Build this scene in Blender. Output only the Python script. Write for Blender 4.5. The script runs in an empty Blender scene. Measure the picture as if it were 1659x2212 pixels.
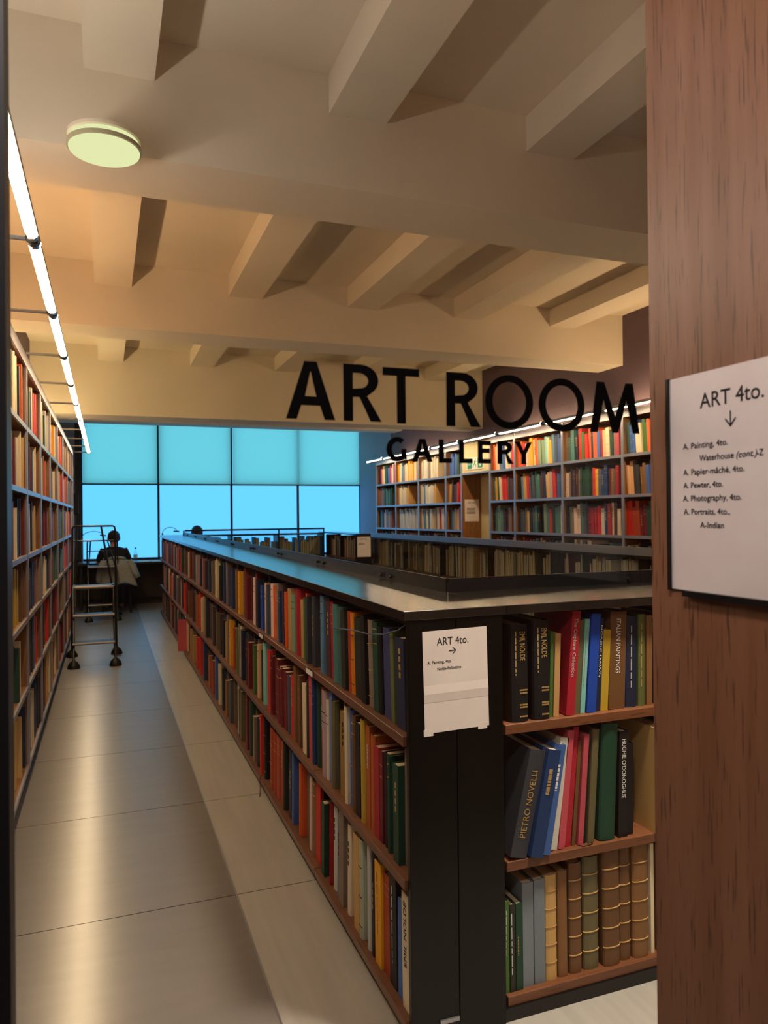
import bpy, bmesh, math, random
from math import sin, cos, pi, radians
from mathutils import Vector, Matrix
random.seed(7)
scene = bpy.context.scene
COL = scene.collection
# ------------------------------------------------------------------ camera
F, YAW, PIT, ROL = 1596.46, radians(20.622), radians(.278), radians(.591)
CAMP = Vector((0, 0, 1.54))
vR = Vector((cos(YAW), -sin(YAW), 0))
vD = Vector((sin(YAW)*cos(PIT), cos(YAW)*cos(PIT), sin(PIT)))
vU = Vector((-sin(YAW)*sin(PIT), -cos(YAW)*sin(PIT), cos(PIT)))
cr = vR*cos(ROL) - vU*sin(ROL)
cu = vR*sin(ROL) + vU*cos(ROL)
cam = bpy.data.cameras.new('camera')
cam.sensor_fit = 'HORIZONTAL'; cam.sensor_width = 36; cam.lens = 36*F/1659
cam.clip_start = .02; cam.clip_end = 100
cam.dof.use_dof = True; cam.dof.focus_distance = 2.3; cam.dof.aperture_fstop = 9
co = bpy.data.objects.new('camera', cam); COL.objects.link(co)
co.matrix_world = Matrix.Translation(CAMP) @ Matrix((cr, cu, -vD)).transposed().to_4x4()
scene.camera = co
scene.cycles.diffuse_bounces = 7; scene.cycles.max_bounces = 14; scene.cycles.transparent_max_bounces = 24
# ------------------------------------------------------------------ world, exposure
w = bpy.data.worlds.new('world'); scene.world = w; w.use_nodes = True
w.node_tree.nodes['Background'].inputs[0].default_value = (.20, .62, .85, 1)
w.node_tree.nodes['Background'].inputs[1].default_value = .3
vs = scene.view_settings
vs.view_transform = 'Standard'; vs.look = 'None'; vs.gamma = 1; vs.use_curve_mapping = False
vs.exposure = 0.75
TUBE_L = 42.0         # radiance of the strip-light tubes
TUBE_C = (1.0, .72, .42)
PANE_C, PANE_L = (.098, .455, .90), 1.0
LOBBY_W = 10.0
ENTR_FILL_W = 32.0  # power of the added out-of-frame lamp over the entrance
UP = [(1.25, 3.0, (1, .87, .73), 43), (3.55, 5.9, (1, .60, .29), 44), (6.4, 8.8, (1, .74, .36), 46), (9.3, 11.05, (1, .76, .42), 30)]   # uplights lying on the left bookcase
UPR = [(3.7, 5.9, (1, .68, .36), 42), (6.4, 8.0, (1, .74, .38), 26), (9.3, 11.6, (1, .74, .42), 14)]

# ------------------------------------------------------------------ helpers
def lin(c):
    return tuple(((v/255)/12.92 if v/255 <= .04045 else ((v/255+.055)/1.055)**2.4) for v in c)
MATS = {}
def mat(name, c, rough=.6, metal=0, spec=.5, var=0, scale=(8, 8, 8), bump=0, c2=None, objrand=0):
    """plain procedural material: base colour with noise variation between c and c2, optional bump"""
    if name in MATS: return MATS[name]
    m = bpy.data.materials.new(name); m.use_nodes = True
    nt = m.node_tree; b = nt.nodes['Principled BSDF']
    b.inputs['Roughness'].default_value = rough; b.inputs['Metallic'].default_value = metal
    b.inputs['Specular IOR Level'].default_value = spec
    l = (*lin(c), 1)
    b.inputs['Base Color'].default_value = l
    if c2 or bump:
        tc = nt.nodes.new('ShaderNodeTexCoord'); mp = nt.nodes.new('ShaderNodeMapping')
        mp.inputs['Scale'].default_value = scale
        nz = nt.nodes.new('ShaderNodeTexNoise'); nz.inputs['Detail'].default_value = 5; nz.inputs['Scale'].default_value = 1
        nt.links.new(tc.outputs['Object'], mp.inputs[0]); nt.links.new(mp.outputs[0], nz.inputs['Vector'])
        if c2:
            r = nt.nodes.new('ShaderNodeValToRGB'); r.color_ramp.elements[0].position = .35; r.color_ramp.elements[1].position = .68
            r.color_ramp.elements[0].color = l; r.color_ramp.elements[1].color = (*lin(c2), 1)
            nt.links.new(nz.outputs['Fac'], r.inputs[0]); nt.links.new(r.outputs[0], b.inputs['Base Color'])
        if bump:
            bp = nt.nodes.new('ShaderNodeBump'); bp.inputs['Strength'].default_value = bump; bp.inputs['Distance'].default_value = .002
            nt.links.new(nz.outputs['Fac'], bp.inputs['Height']); nt.links.new(bp.outputs[0], b.inputs['Normal'])
    if objrand:
        oi = nt.nodes.new('ShaderNodeObjectInfo'); hs = nt.nodes.new('ShaderNodeHueSaturation'); mr = nt.nodes.new('ShaderNodeMapRange')
        mr.inputs['To Min'].default_value = 1-objrand; mr.inputs['To Max'].default_value = 1+objrand
        hs.inputs['Color'].default_value = l
        nt.links.new(oi.outputs['Random'], mr.inputs['Value']); nt.links.new(mr.outputs[0], hs.inputs['Value'])
        nt.links.new(hs.outputs[0], b.inputs['Base Color'])
    MATS[name] = m
    return m
def emis(name, c, s):
    m = bpy.data.materials.new(name); m.use_nodes = True
    nt = m.node_tree; nt.nodes.remove(nt.nodes['Principled BSDF'])
    e = nt.nodes.new('ShaderNodeEmission'); e.inputs[0].default_value = (*c, 1); e.inputs[1].default_value = s
    nt.links.new(e.outputs[0], nt.nodes['Material Output'].inputs[0]); MATS[name] = m
    return m
def glassmat(name, tint=(.93, .97, .96), refl=1.0):
    m = bpy.data.materials.new(name); m.use_nodes = True
    nt = m.node_tree; nt.nodes.remove(nt.nodes['Principled BSDF'])
    t = nt.nodes.new('ShaderNodeBsdfTransparent'); t.inputs[0].default_value = (*tint, 1)
    g = nt.nodes.new('ShaderNodeBsdfGlossy'); g.inputs['Roughness'].default_value = .02
    ge = nt.nodes.new('ShaderNodeNewGeometry'); dt = nt.nodes.new('ShaderNodeVectorMath'); dt.operation = 'DOT_PRODUCT'
    nt.links.new(ge.outputs['Normal'], dt.inputs[0]); nt.links.new(ge.outputs['Incoming'], dt.inputs[1])
    def mth(op, a, b):
        n = nt.nodes.new('ShaderNodeMath'); n.operation = op
        for i, v in enumerate((a, b)):
            if v is None: continue
            if isinstance(v, (int, float)): n.inputs[i].default_value = v
            else: nt.links.new(v, n.inputs[i])
        return n.outputs[0]
    fac = mth('POWER', mth('SUBTRACT', 1.0, mth('ABSOLUTE', dt.outputs['Value'], None)), 5.0)   # Schlick, the same from both sides
    fac = mth('MULTIPLY', mth('ADD', mth('MULTIPLY', fac, .96), .04), refl)
    mx = nt.nodes.new('ShaderNodeMixShader')
    nt.links.new(fac, mx.inputs[0])
    nt.links.new(t.outputs[0], mx.inputs[1]); nt.links.new(g.outputs[0], mx.inputs[2])
    nt.links.new(mx.outputs[0], nt.nodes['Material Output'].inputs[0]); MATS[name] = m
    return m
def woodmat(name, c, c2, cp, scale=(60, 60, 2.2), rough=.45, pores=True):
    """stained veneer: broad grain between c and c2, dark pore streaks cp; grain runs along the axis with the smallest scale"""
    m = bpy.data.materials.new(name); m.use_nodes = True
    nt = m.node_tree; b = nt.nodes['Principled BSDF']; b.inputs['Roughness'].default_value = rough
    tc = nt.nodes.new('ShaderNodeTexCoord')
    def noise(sc, detail, dist=0):
        mp = nt.nodes.new('ShaderNodeMapping'); mp.inputs['Scale'].default_value = sc
        n = nt.nodes.new('ShaderNodeTexNoise'); n.inputs['Scale'].default_value = 1; n.inputs['Detail'].default_value = detail; n.inputs['Distortion'].default_value = dist
        nt.links.new(tc.outputs['Object'], mp.inputs[0]); nt.links.new(mp.outputs[0], n.inputs['Vector']); return n
    n1 = noise(tuple(s*.35 for s in scale), 6, .4)
    r1 = nt.nodes.new('ShaderNodeValToRGB'); r1.color_ramp.elements[0].position = .3; r1.color_ramp.elements[1].position = .7
    r1.color_ramp.elements[0].color = (*lin(c), 1); r1.color_ramp.elements[1].color = (*lin(c2), 1)
    nt.links.new(n1.outputs['Fac'], r1.inputs[0])
    out = r1.outputs[0]
    if pores:
        n2 = noise(tuple(s*4.5 if s > 10 else s*5 for s in scale), 2)
        r2 = nt.nodes.new('ShaderNodeValToRGB'); r2.color_ramp.elements[0].position = .6; r2.color_ramp.elements[1].position = .68
        r2.color_ramp.elements[0].color = (0, 0, 0, 1); r2.color_ramp.elements[1].color = (.75, .75, .75, 1)
        nt.links.new(n2.outputs['Fac'], r2.inputs[0])
        mx = nt.nodes.new('ShaderNodeMixRGB'); mx.inputs[2].default_value = (*lin(cp), 1)
        nt.links.new(r2.outputs[0], mx.inputs[0]); nt.links.new(out, mx.inputs[1]); out = mx.outputs[0]
    nt.links.new(out, b.inputs['Base Color']); MATS[name] = m
    return m

ORG = {}    # world origin of each parent
class MB:
    def __init__(s): s.v = []; s.f = []; s.mi = None
    def add(s, vs, fs):
        o = len(s.v); s.v += [tuple(p) for p in vs]; s.f += [tuple(i+o for i in f) for f in fs]; return s
    def box(s, x0, x1, y0, y1, z0, z1):
        x0, x1 = min(x0, x1), max(x0, x1); y0, y1 = min(y0, y1), max(y0, y1); z0, z1 = min(z0, z1), max(z0, z1)
        return s.add([(x0,y0,z0),(x1,y0,z0),(x1,y1,z0),(x0,y1,z0),(x0,y0,z1),(x1,y0,z1),(x1,y1,z1),(x0,y1,z1)],
                     [(0,3,2,1),(4,5,6,7),(0,1,5,4),(1,2,6,5),(2,3,7,6),(3,0,4,7)])
    def tube(s, pts, r, n=8, cap=True):
        pts = [Vector(p) for p in pts]; rs = r if isinstance(r, (list, tuple)) else [r]*len(pts)
        rings = []; up = None
        for i, p in enumerate(pts):
            d = (pts[min(i+1, len(pts)-1)] - pts[max(i-1, 0)]).normalized()
            if up is None: up = Vector((0, 0, 1)) if abs(d.z) < .9 else Vector((1, 0, 0))
            a = d.cross(up).normalized(); b = a.cross(d).normalized(); up = b
            rings.append([p + (a*cos(2*pi*k/n) + b*sin(2*pi*k/n))*rs[i] for k in range(n)])
        vs = [q for rg in rings for q in rg]; fs = []
        for i in range(len(pts)-1):
            for k in range(n):
                fs.append((i*n+k, i*n+(k+1) % n, (i+1)*n+(k+1) % n, (i+1)*n+k))
        if cap: fs += [tuple(range(n-1, -1, -1)), tuple((len(pts)-1)*n+k for k in range(n))]
        return s.add(vs, fs)
    def lathe(s, cx, cy, prof, n=20):
        """prof: list of (r, z)"""
        vs = []; fs = []
        for r, z in prof: vs += [(cx+r*cos(2*pi*k/n), cy+r*sin(2*pi*k/n), z) for k in range(n)]
        for i in range(len(prof)-1):
            for k in range(n): fs.append((i*n+k, i*n+(k+1) % n, (i+1)*n+(k+1) % n, (i+1)*n+k))
        fs += [tuple(range(n-1, -1, -1)), tuple((len(prof)-1)*n+k for k in range(n))]
        return s.add(vs, fs)
    def ball(s, c, rx, ry, rz, n=12, m=8):
        vs = []; fs = []
        for i in range(m+1):
            t = -pi/2 + pi*i/m; t = max(-pi/2+.02, min(pi/2-.02, t))
            vs += [(c[0]+rx*cos(t)*cos(2*pi*k/n), c[1]+ry*cos(t)*sin(2*pi*k/n), c[2]+rz*sin(t)) for k in range(n)]
        for i in range(m):
            for k in range(n): fs.append((i*n+k, i*n+(k+1) % n, (i+1)*n+(k+1) % n, (i+1)*n+k))
        fs += [tuple(range(n-1, -1, -1)), tuple(m*n+k for k in range(n))]
        return s.add(vs, fs)
    def build(s, name, m, parent=None, smooth=False, bevel=0, recalc=False):
        L = ORG.get(parent.name, Vector()) if parent else Vector()
        me = bpy.data.meshes.new(name)
        me.from_pydata([(p[0]-L.x, p[1]-L.y, p[2]-L.z) for p in s.v], [], s.f)
        if bevel or recalc:
            bm = bmesh.new(); bm.from_mesh(me)
            if bevel: bmesh.ops.bevel(bm, geom=bm.edges[:], offset=bevel, segments=1, affect='EDGES')
            bmesh.ops.recalc_face_normals(bm, faces=bm.faces[:]); bm.to_mesh(me); bm.free()
        if smooth:
            for p in me.polygons: p.use_smooth = True
        me.materials.append(MATS[m] if isinstance(m, str) else m)
        o = bpy.data.objects.new(name, me); COL.objects.link(o)
        if parent: o.parent = parent
        ORG[o.name] = L
        return o
def thing(name, label, cat, loc=(0, 0, 0), group=None):
    o = bpy.data.objects.new(name, None); COL.objects.link(o); o.location = loc; o.empty_display_size = .1
    o['label'] = label; o['category'] = cat
    if group: o['group'] = group
    ORG[o.name] = Vector(loc)
    return o
def tag(o, label, cat, group=None):
    o['label'] = label; o['category'] = cat
    if group: o['group'] = group
    return o
def struct(o): o['kind'] = 'structure'; return o
def bx(name, m, parent, *a, bevel=0): return MB().box(*a).build(name, m, parent, bevel=bevel)
def copy_tree(o, parent=None):
    c = o.copy(); COL.objects.link(c); c.parent = parent
    for ch in o.children: copy_tree(ch, c)
    return c
def text_mesh(name, body, size, m, parent, origin, xdir, zdir, align='LEFT', width=None, shear=0, extr=.0002, space=1.0, bold=0):
    """flat printed lettering as a mesh: xdir = reading direction, zdir = up direction of the letters (world)"""
    cu_ = bpy.data.curves.new(name, 'FONT'); cu_.body = body; cu_.size = size; cu_.align_x = align; cu_.shear = shear
    cu_.extrude = extr; cu_.space_character = space; cu_.offset = bold; cu_.resolution_u = 3
    t = bpy.data.objects.new(name+'_tmp', cu_); COL.objects.link(t)
    dg = bpy.context.evaluated_depsgraph_get(); dg.update()
    me = bpy.data.meshes.new_from_object(t.evaluated_get(dg)); me.name = name
    bpy.data.objects.remove(t); bpy.data.curves.remove(cu_)
    L = ORG.get(parent.name, Vector()) if parent else Vector()
    X = Vector(xdir).normalized(); Z = Vector(zdir).normalized(); N = X.cross(Z)
    xs = [v.co.x for v in me.vertices]; sx = 1
    if width and xs: sx = width/max(1e-6, max(xs)-min(xs))
    for v in me.vertices:
        p = Vector(origin) + X*v.co.x*sx + Z*v.co.y + N*v.co.z
        v.co = p - L
    me.materials.clear(); me.materials.append(MATS[m])
    o = bpy.data.objects.new(name, me); COL.objects.link(o); o.parent = parent; ORG[o.name] = L
    return o

def strokes(name, m, parent, origin, xdir, zdir, length, height, seed=0, lines=1):
    """print too small to read in the photograph: short word-long strokes"""
    r_ = random.Random(seed); X = Vector(xdir); Z = Vector(zdir); O = Vector(origin); g = MB()
    for k in range(lines):
        x = 0
        while x < length*.97:
            wd = min(r_.uniform(.08, .2)*length, length-x); a = O+X*x-Z*(k*height*1.9); b = a+X*wd; u = Z*height
            g.add([a, b, b+u, a+u], [(0, 1, 2, 3)]); x += wd+.03*length
    return g.build(name, m, parent)
# ------------------------------------------------------------------ materials
mat('ceil', (218, 207, 188), .85, c2=(211, 200, 180), scale=(1.2, 1.2, 1.2), bump=.05)
mat('plum', (92, 74, 86), .7, c2=(86, 68, 80), scale=(2, 2, 2))
mat('lav_lit', (150, 146, 164), .7)  # lavender with the window's light put into the wall colour
mat('darkwall', (60, 46, 40), .6)
mat('lobbywall', (120, 100, 86), .8)
mat('black', (14, 13, 14), .38, spec=.4, c2=(19, 18, 18), scale=(5, 5, 1.5))
mat('blackpost', (6, 6, 7), .36, spec=.3, c2=(12, 11, 11), scale=(9, 9, 1.2))
mat('steeltop', (92, 90, 88), .2, metal=.9, c2=(70, 68, 66), scale=(7, 4, 7), bump=.06)
mat('kerb', (34, 34, 36), .3, metal=.6)
mat('alu', (170, 172, 178), .35, metal=.85)
mat('paintmetal', (158, 156, 166), .36, metal=.55, spec=.6)
mat('chrome', (200, 200, 200), .2, metal=1)
mat('frame', (22, 24, 26), .45)
mat('paper', (236, 226, 222), .8, c2=(228, 217, 213), scale=(9, 9, 9))
mat('ink', (28, 24, 26), .8)
mat('gold', (178, 146, 84), .5); mat('silver', (200, 196, 190), .5)
mat('pages', (226, 206, 172), .85, c2=(205, 184, 150), scale=(3, 3, 400))
mat('vinyl', (3, 3, 3), .6, spec=.08)
mat('cream', (214, 200, 158), .7)
mat('exitgreen', (20, 140, 104), .5); mat('white', (238, 238, 232), .6)
woodmat('door_wood', (124, 82, 56), (148, 104, 78), (58, 36, 22), (62, 62, 2.4), .42)
woodmat('shelf_wood_y', (100, 62, 42), (120, 78, 54), (72, 42, 26), (50, 2.5, 50), .45)
woodmat('shelf_wood_x', (104, 62, 38), (126, 79, 50), (76, 43, 25), (2.5, 50, 50), .45)
woodmat('case_wood', (128, 84, 46), (150, 102, 60), (90, 54, 28), (40, 40, 2.2), .5)
glassmat('glass', (.97, .98, .975), .55)
glassmat('glass_tint', (.90, .94, .94), 1.0)
emis('tube', TUBE_C, TUBE_L)
emis('disc', (.92, .95, .50), .56)
emis('pane', PANE_C, PANE_L)
def floor_mats():
    for name, c, c2, rough, rib in (('floor_rib', (118, 113, 112), (126, 120, 118), .30, .10), ('floor_plain', (172, 168, 162), (183, 179, 172), .32, .0)):
        m = mat(name, c, rough, 0, .55, c2=c2, scale=(26, 1.6, 10) if not rib else (2.5, 18, 5))
        nt = m.node_tree; b0 = nt.nodes['Principled BSDF']; b0.inputs['Anisotropic'].default_value = .85 if rib else .6; b0.inputs['IOR'].default_value = 2.0
        cv_ = nt.nodes.new('ShaderNodeCombineXYZ'); cv_.inputs[1].default_value = 1; nt.links.new(cv_.outputs[0], b0.inputs['Tangent'])
        if rib:
            nt = m.node_tree; tc = nt.nodes.new('ShaderNodeTexCoord'); wv = nt.nodes.new('ShaderNodeTexWave')
            wv.wave_type = 'BANDS'; wv.bands_direction = 'Y'; wv.inputs['Scale'].default_value = 62
            b = nt.nodes.new('ShaderNodeBump'); b.inputs['Strength'].default_value = rib; b.inputs['Distance'].default_value = .0012
            nt.links.new(tc.outputs['Object'], wv.inputs['Vector']); nt.links.new(wv.outputs['Fac'], b.inputs['Height'])
            nt.links.new(b.outputs[0], nt.nodes['Principled BSDF'].inputs['Normal'])
floor_mats()
def blindmat():
    m = bpy.data.materials.new('blind'); m.use_nodes = True
    nt = m.node_tree; nt.nodes.remove(nt.nodes['Principled BSDF'])
    t = nt.nodes.new('ShaderNodeBsdfTranslucent'); t.inputs[0].default_value = (1, .98, .78, 1)
    d = nt.nodes.new('ShaderNodeBsdfDiffuse'); d.inputs[0].default_value = (.7, .72, .7, 1)
    mx = nt.nodes.new('ShaderNodeMixShader'); mx.inputs[0].default_value = .03
    nt.links.new(t.outputs[0], mx.inputs[1]); nt.links.new(d.outputs[0], mx.inputs[2])
    nt.links.new(mx.outputs[0], nt.nodes['Material Output'].inputs[0]); MATS['blind'] = m
blindmat()

# ------------------------------------------------------------------ room shell
XL, XR, YW = -.76, 4.76, 14.0          # left wall, right wall, window wall
YG, XP = .888, .757                    # glass partition plane, wooden jamb plane
ZC, ZR, ZB = 3.477, 3.305, 2.99        # slab, rib soffit, beam soffit
floor = struct(bx('floor', 'floor_plain', None, XL-.1, XR+.1, -1.6, YW+.1, -.12, -.022))
jy = [3.046+1.06*k for k in range(-5, 13)]
for j in range(len(jy)-1):
    if jy[j] > YW-.1: break
    y0, y1 = jy[j]+.002, min(jy[j+1], YW)-.002
    bx('floor_panel', 'floor_rib', floor, XL, .4845, y0, y1, -.022, 0)
    if y0 > .9:
        bx('floor_panel', 'floor_plain', floor, .489, .86, y0, y1, -.022, 0)
    bx('floor_panel', 'floor_plain', floor, .865 if y0 > .9 else .489, 2.35, y0, y1, -.022, 0)
    bx('floor_panel', 'floor_plain', floor, 2.354, 3.56, y0, y1, -.022, 0)
    bx('floor_panel', 'floor_rib', floor, 3.564, XR, y0, y1, -.022, 0)
struct(bx('trim_1', 'alu', None, .4830, .4900, .95, YW, -.02, .0015))
ceiling = struct(bx('ceiling', 'ceil', None, XL-.1, XR+.1, YG-.05, YW+.1, ZC, ZC+.15))
beams = [(3.107, 3.496, ZB), (5.95, 6.34, ZB), (8.84, 9.23, 2.70), (11.72, 12.11, ZB)]
for y0, y1, z in beams: bx('beam', 'ceil', ceiling, XL, XR, y0, y1, z, ZC+.001)
edges = [YG+.02] + [v for b in beams for v in b[:2]] + [YW]
for i in range(0, len(edges), 2):
    for k in range(5):
        xc = .065+.9985*k
        bx('rib', 'ceil', ceiling, xc-.133, xc+.133, edges[i], edges[i+1], ZR, ZC+.001)
wl = struct(bx('wall_left', 'plum', None, XL-.1, XL, YG-.05, YW+.1, 0, ZC))
wr = struct(bx('wall_right', 'plum', None, XR, XR+.1, YG-.05, YW+.1, 0, ZC))
bx('lit_wall_end', 'lav_lit', wr, XR-.012, XR, 12.24, YW, 0, ZC)  # paler sheet standing for window light on the plum wall
# window wall: dark spandrel, pilaster, window
wb = struct(bx('wall_back', 'darkwall', None, XL, XR, YW, YW+.1, -.12, .80))
bx('pilaster', 'lav_lit', wb, XL, -.50, YW-.12, YW+.1, .0, ZC)
bx('pilaster', 'frame', wb, -.50, -.415, YW-.10, YW+.1, .80, ZC)
bx('head', 'ceil', wb, XL, XR, YW, YW+.1, 3.36, ZC)
win = struct(bpy.data.objects.new('window_1', None)); COL.objects.link(win); win.location = (2.2, YW, .8); ORG['window_1'] = Vector((2.2, YW, .8))
wx = [-.40, .895, 2.208, 3.485, 4.76]
for k in range(4):
    for z0, z1 in ((.83, 2.135), (2.165, 3.36)):
        bx('pane', 'pane', win, wx[k]+.018, wx[k+1]-.018, YW+.02, YW+.03, z0, z1)
for k in range(5): bx('mullion', 'frame', win, wx[k]-.019, wx[k]+.019, YW-.03, YW+.05, .80, 3.36)
bx('transom', 'frame', win, -.4, XR, YW-.025, YW+.05, 2.135, 2.165)
bx('sill', 'frame', win, -.4, XR, YW-.02, YW+.05, .79, .83)
for k, (a, b) in enumerate([(-.375, .875), (.905, 2.19), (2.23, 4.73)]):
    lab = ['translucent roller blind over the leftmost upper window pane', 'translucent roller blind over the second upper window pane', 'wide translucent roller blind over the upper panes at right'][k]
    t = thing('roller_blind', lab, 'blind', ((a+b)/2, YW-.06, 2.15), 'roller blinds on the far window')
    bx('blind_fabric', 'blind', t, a, b, YW-.062, YW-.0605, 2.16, 3.32)
    MB().tube([(a, YW-.062, 3.34), (b, YW-.062, 3.34)], .025, 10).build('roller', 'alu', t)
    MB().tube([(a, YW-.062, 2.155), (b, YW-.062, 2.155)], .006, 6).build('bottom_bar', 'alu', t)
# foreground: lobby shell, jamb panel, partition above, glass pane
struct(bx('wall_front', 'lobbywall', None, .83, XR, YG-.05, YG+.05, 0, ZC))
struct(bx('trim_2', 'darkwall', None, XL, .83, YG-.04, YG+.04, 2.56, ZC))
jamb = struct(bx('trim_3', 'door_wood', None, XP, .83, -1.5, YG, 0, 2.75, bevel=.002))
struct(bx('wall_lobby', 'lobbywall', None, -1.6, .9, -1.62, -1.5, 0, 2.75))
struct(bx('wall_lobby_left', 'lobbywall', None, -1.7, -1.6, -1.5, YG, 0, 2.75))
bx('floor_panel', 'floor_plain', floor, -1.6, XL, -1.5, YG, -.022, 0)
struct(bx('ceiling_lobby', 'lobbywall', None, -1.7, .9, -1.62, YG-.05, 2.75, 2.85))
struct(bx('wall_partition', 'frame', None, -1.6, -.16, YG-.03, YG+.03, 0, 2.56))
gp = struct(bpy.data.objects.new('window_2', None)); COL.objects.link(gp); gp.location = (.33, YG, 0); ORG['window_2'] = Vector((.33, YG, 0))
bx('pane', 'glass', gp, -.10, .825, YG+.001, YG+.011, .06, 2.5)
bx('stile', 'frame', gp, -.16, -.097, YG-.022, YG+.022, 0, 2.56)
bx('bottom_rail', 'frame', gp, -.10, XP-.001, YG-.02, YG+.02, 0, .06)
bx('head_rail', 'frame', gp, -.10, XP-.001, YG-.02, YG+.02, 2.5, 2.56)
# lobby downlight (a real lamp on the lobby ceiling, out of frame)
dl = thing('downlight', 'round lobby ceiling lamp out of frame above the doorway', 'lamp', (.05, .25, 2.75))
MB().lathe(.05, .25, [(.16, 2.75), (.16, 2.72), (.14, 2.715)], 24).build('rim', 'alu', dl)
la = bpy.data.lights.new('lamp_light', 'AREA'); la.shape = 'DISK'; la.size = .26; la.energy = LOBBY_W; la.color = (1, .84, .78)
lo = bpy.data.objects.new('lamp_light', la); COL.objects.link(lo); lo.parent = dl; lo.location = (0, 0, -.04)

# ------------------------------------------------------------------ vinyl lettering on the glass
def arc(cx, cy, rx, ry, a0, a1, n=14):
    return [(cx+rx*cos(radians(a0+(a1-a0)*i/n)), cy+ry*sin(radians(a0+(a1-a0)*i/n))) for i in range(n+1)]
def glyph(ch, w, s):
    """outline loops in a box w x 1 (cap height 1), stroke s; humanist sans capitals"""
    t = s*.86
    if ch == 'A':
        m = w/2; h = s*.60
        return [[(0, 0), (s*1.02, 0), (s*1.30+.03, .24), (w-s*1.30-.03, .24), (w-s*1.02, 0), (w, 0), (m+h, 1), (m-h, 1)],
                [(s*1.50+.06, .24+t), (m, .84), (w-s*1.50-.06, .24+t)]]
    if ch == 'R':
        yb = .455
        return [[(0, 0), (s, 0), (s, yb-.03), (s*1.7, yb-.03), (w-s*1.18, 0), (w, 0), (w*.62, yb-.01)] + arc(w*.46, .725, w*.46, .275, -55, 90, 12) + [(0, 1)],
                [(s, yb+t*.75), (s, 1-t)] + arc(w*.42, .715, w*.46-s*.92, .285-t, 90, -90, 12)]
    if ch == 'T':
        m = w/2
        return [[(m-s/2, 0), (m+s/2, 0), (m+s/2, 1-t), (w, 1-t), (w, 1), (0, 1), (0, 1-t), (m-s/2, 1-t)]]
    if ch == 'O':
        return [arc(w/2, .5, w/2, .515, 0, 360, 36)[:-1], arc(w/2, .5, w/2-s*1.0, .515-t, 360, 0, 36)[:-1]]
    if ch == 'M':
        k = w*.13; m = w/2
        return [[(0, 0), (s*.95, 0), (k+s*.95, .66), (m-s*.42, 0), (m+s*.42, 0), (w-k-s*.95, .66), (w-s*.95, 0), (w, 0), (w-k, 1), (w-k-s*1.05, 1), (m, .32), (k+s*1.05, 1), (k, 1)]]
    if ch == 'L':
        return [[(0, 0), (w, 0), (w, t), (s, t), (s, 1), (0, 1)]]
    if ch == 'E':
        return [[(0, 0), (w, 0), (w, t), (s, t), (s, .46), (w*.9, .46), (w*.9, .46+t), (s, .46+t), (s, 1-t), (w, 1-t), (w, 1), (0, 1)]]
    if ch == 'Y':
        m = w/2
        return [[(m-s/2, 0), (m+s/2, 0), (m+s/2, .42), (w, 1), (w-s*1.1, 1), (m, .60), (s*1.1, 1), (0, 1), (m-s/2, .42)]]
    if ch == 'G':
        o = arc(w*.55, .5, w*.55, .515, 52, 308, 26); i = arc(w*.55, .5, w*.55-s, .515-t, 308, 52, 26)
        return [o + [(w, .06), (w, .52), (w-s, .52), (w-s, t+.02)] + i]
def letters(name, label, spec):
    t = thing(name, label, 'lettering', (spec[0][1], YG-.0006, spec[0][3]))
    for ch, x0, x1, z0, z1, s in spec:
        h = z1-z0; cu_ = bpy.data.curves.new('letter', 'CURVE'); cu_.dimensions = '2D'; cu_.fill_mode = 'BOTH'; cu_.extrude = .0004
        for loop in glyph(ch, (x1-x0)/h, s):
            sp = cu_.splines.new('POLY'); sp.points.add(len(loop)-1); sp.use_cyclic_u = True
            for q, (a, b) in zip(sp.points, loop): q.co = (a*h, b*h, 0, 1)
        ob = bpy.data.objects.new('letter_tmp', cu_); COL.objects.link(ob)
        dg = bpy.context.evaluated_depsgraph_get(); dg.update()
        me = bpy.data.meshes.new_from_object(ob.evaluated_get(dg)); bpy.data.objects.remove(ob)
        L = ORG[t.name]
        for v in me.vertices: v.co = Vector((x0+v.co.x, YG-.0006-v.co.z*.0, z0+v.co.y)) + Vector((0, -v.co.z, 0)) - L
        me.materials.clear(); me.materials.append(MATS['vinyl'])
        lo_ = bpy.data.objects.new('letter', me); COL.objects.link(lo_); lo_.parent = t
letters('vinyl_lettering', 'large black vinyl words ART ROOM across the glass partition',
        [('A', .207, .270, 1.660, 1.732, .185), ('R', .281, .332, 1.660, 1.732, .175), ('T', .334, .385, 1.659, 1.731, .17), ('R', .424, .475, 1.658, 1.730, .175),
         ('O', .482, .557, 1.658, 1.730, .155), ('O', .566, .642, 1.657, 1.730, .155), ('M', .652, .738, 1.657, 1.730, .17)])
letters('vinyl_lettering', 'smaller black vinyl word GALLERY below the words ART ROOM',
        [('G', .338, .366, 1.610, 1.641, .24), ('A', .374, .403, 1.610, 1.640, .24), ('L', .412, .431, 1.609, 1.640, .235), ('L', .442, .462, 1.609, 1.640, .235),
         ('E', .470, .490, 1.609, 1.640, .235), ('R', .500, .525, 1.609, 1.640, .235), ('Y', .527, .555, 1.609, 1.640, .235)])

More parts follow.
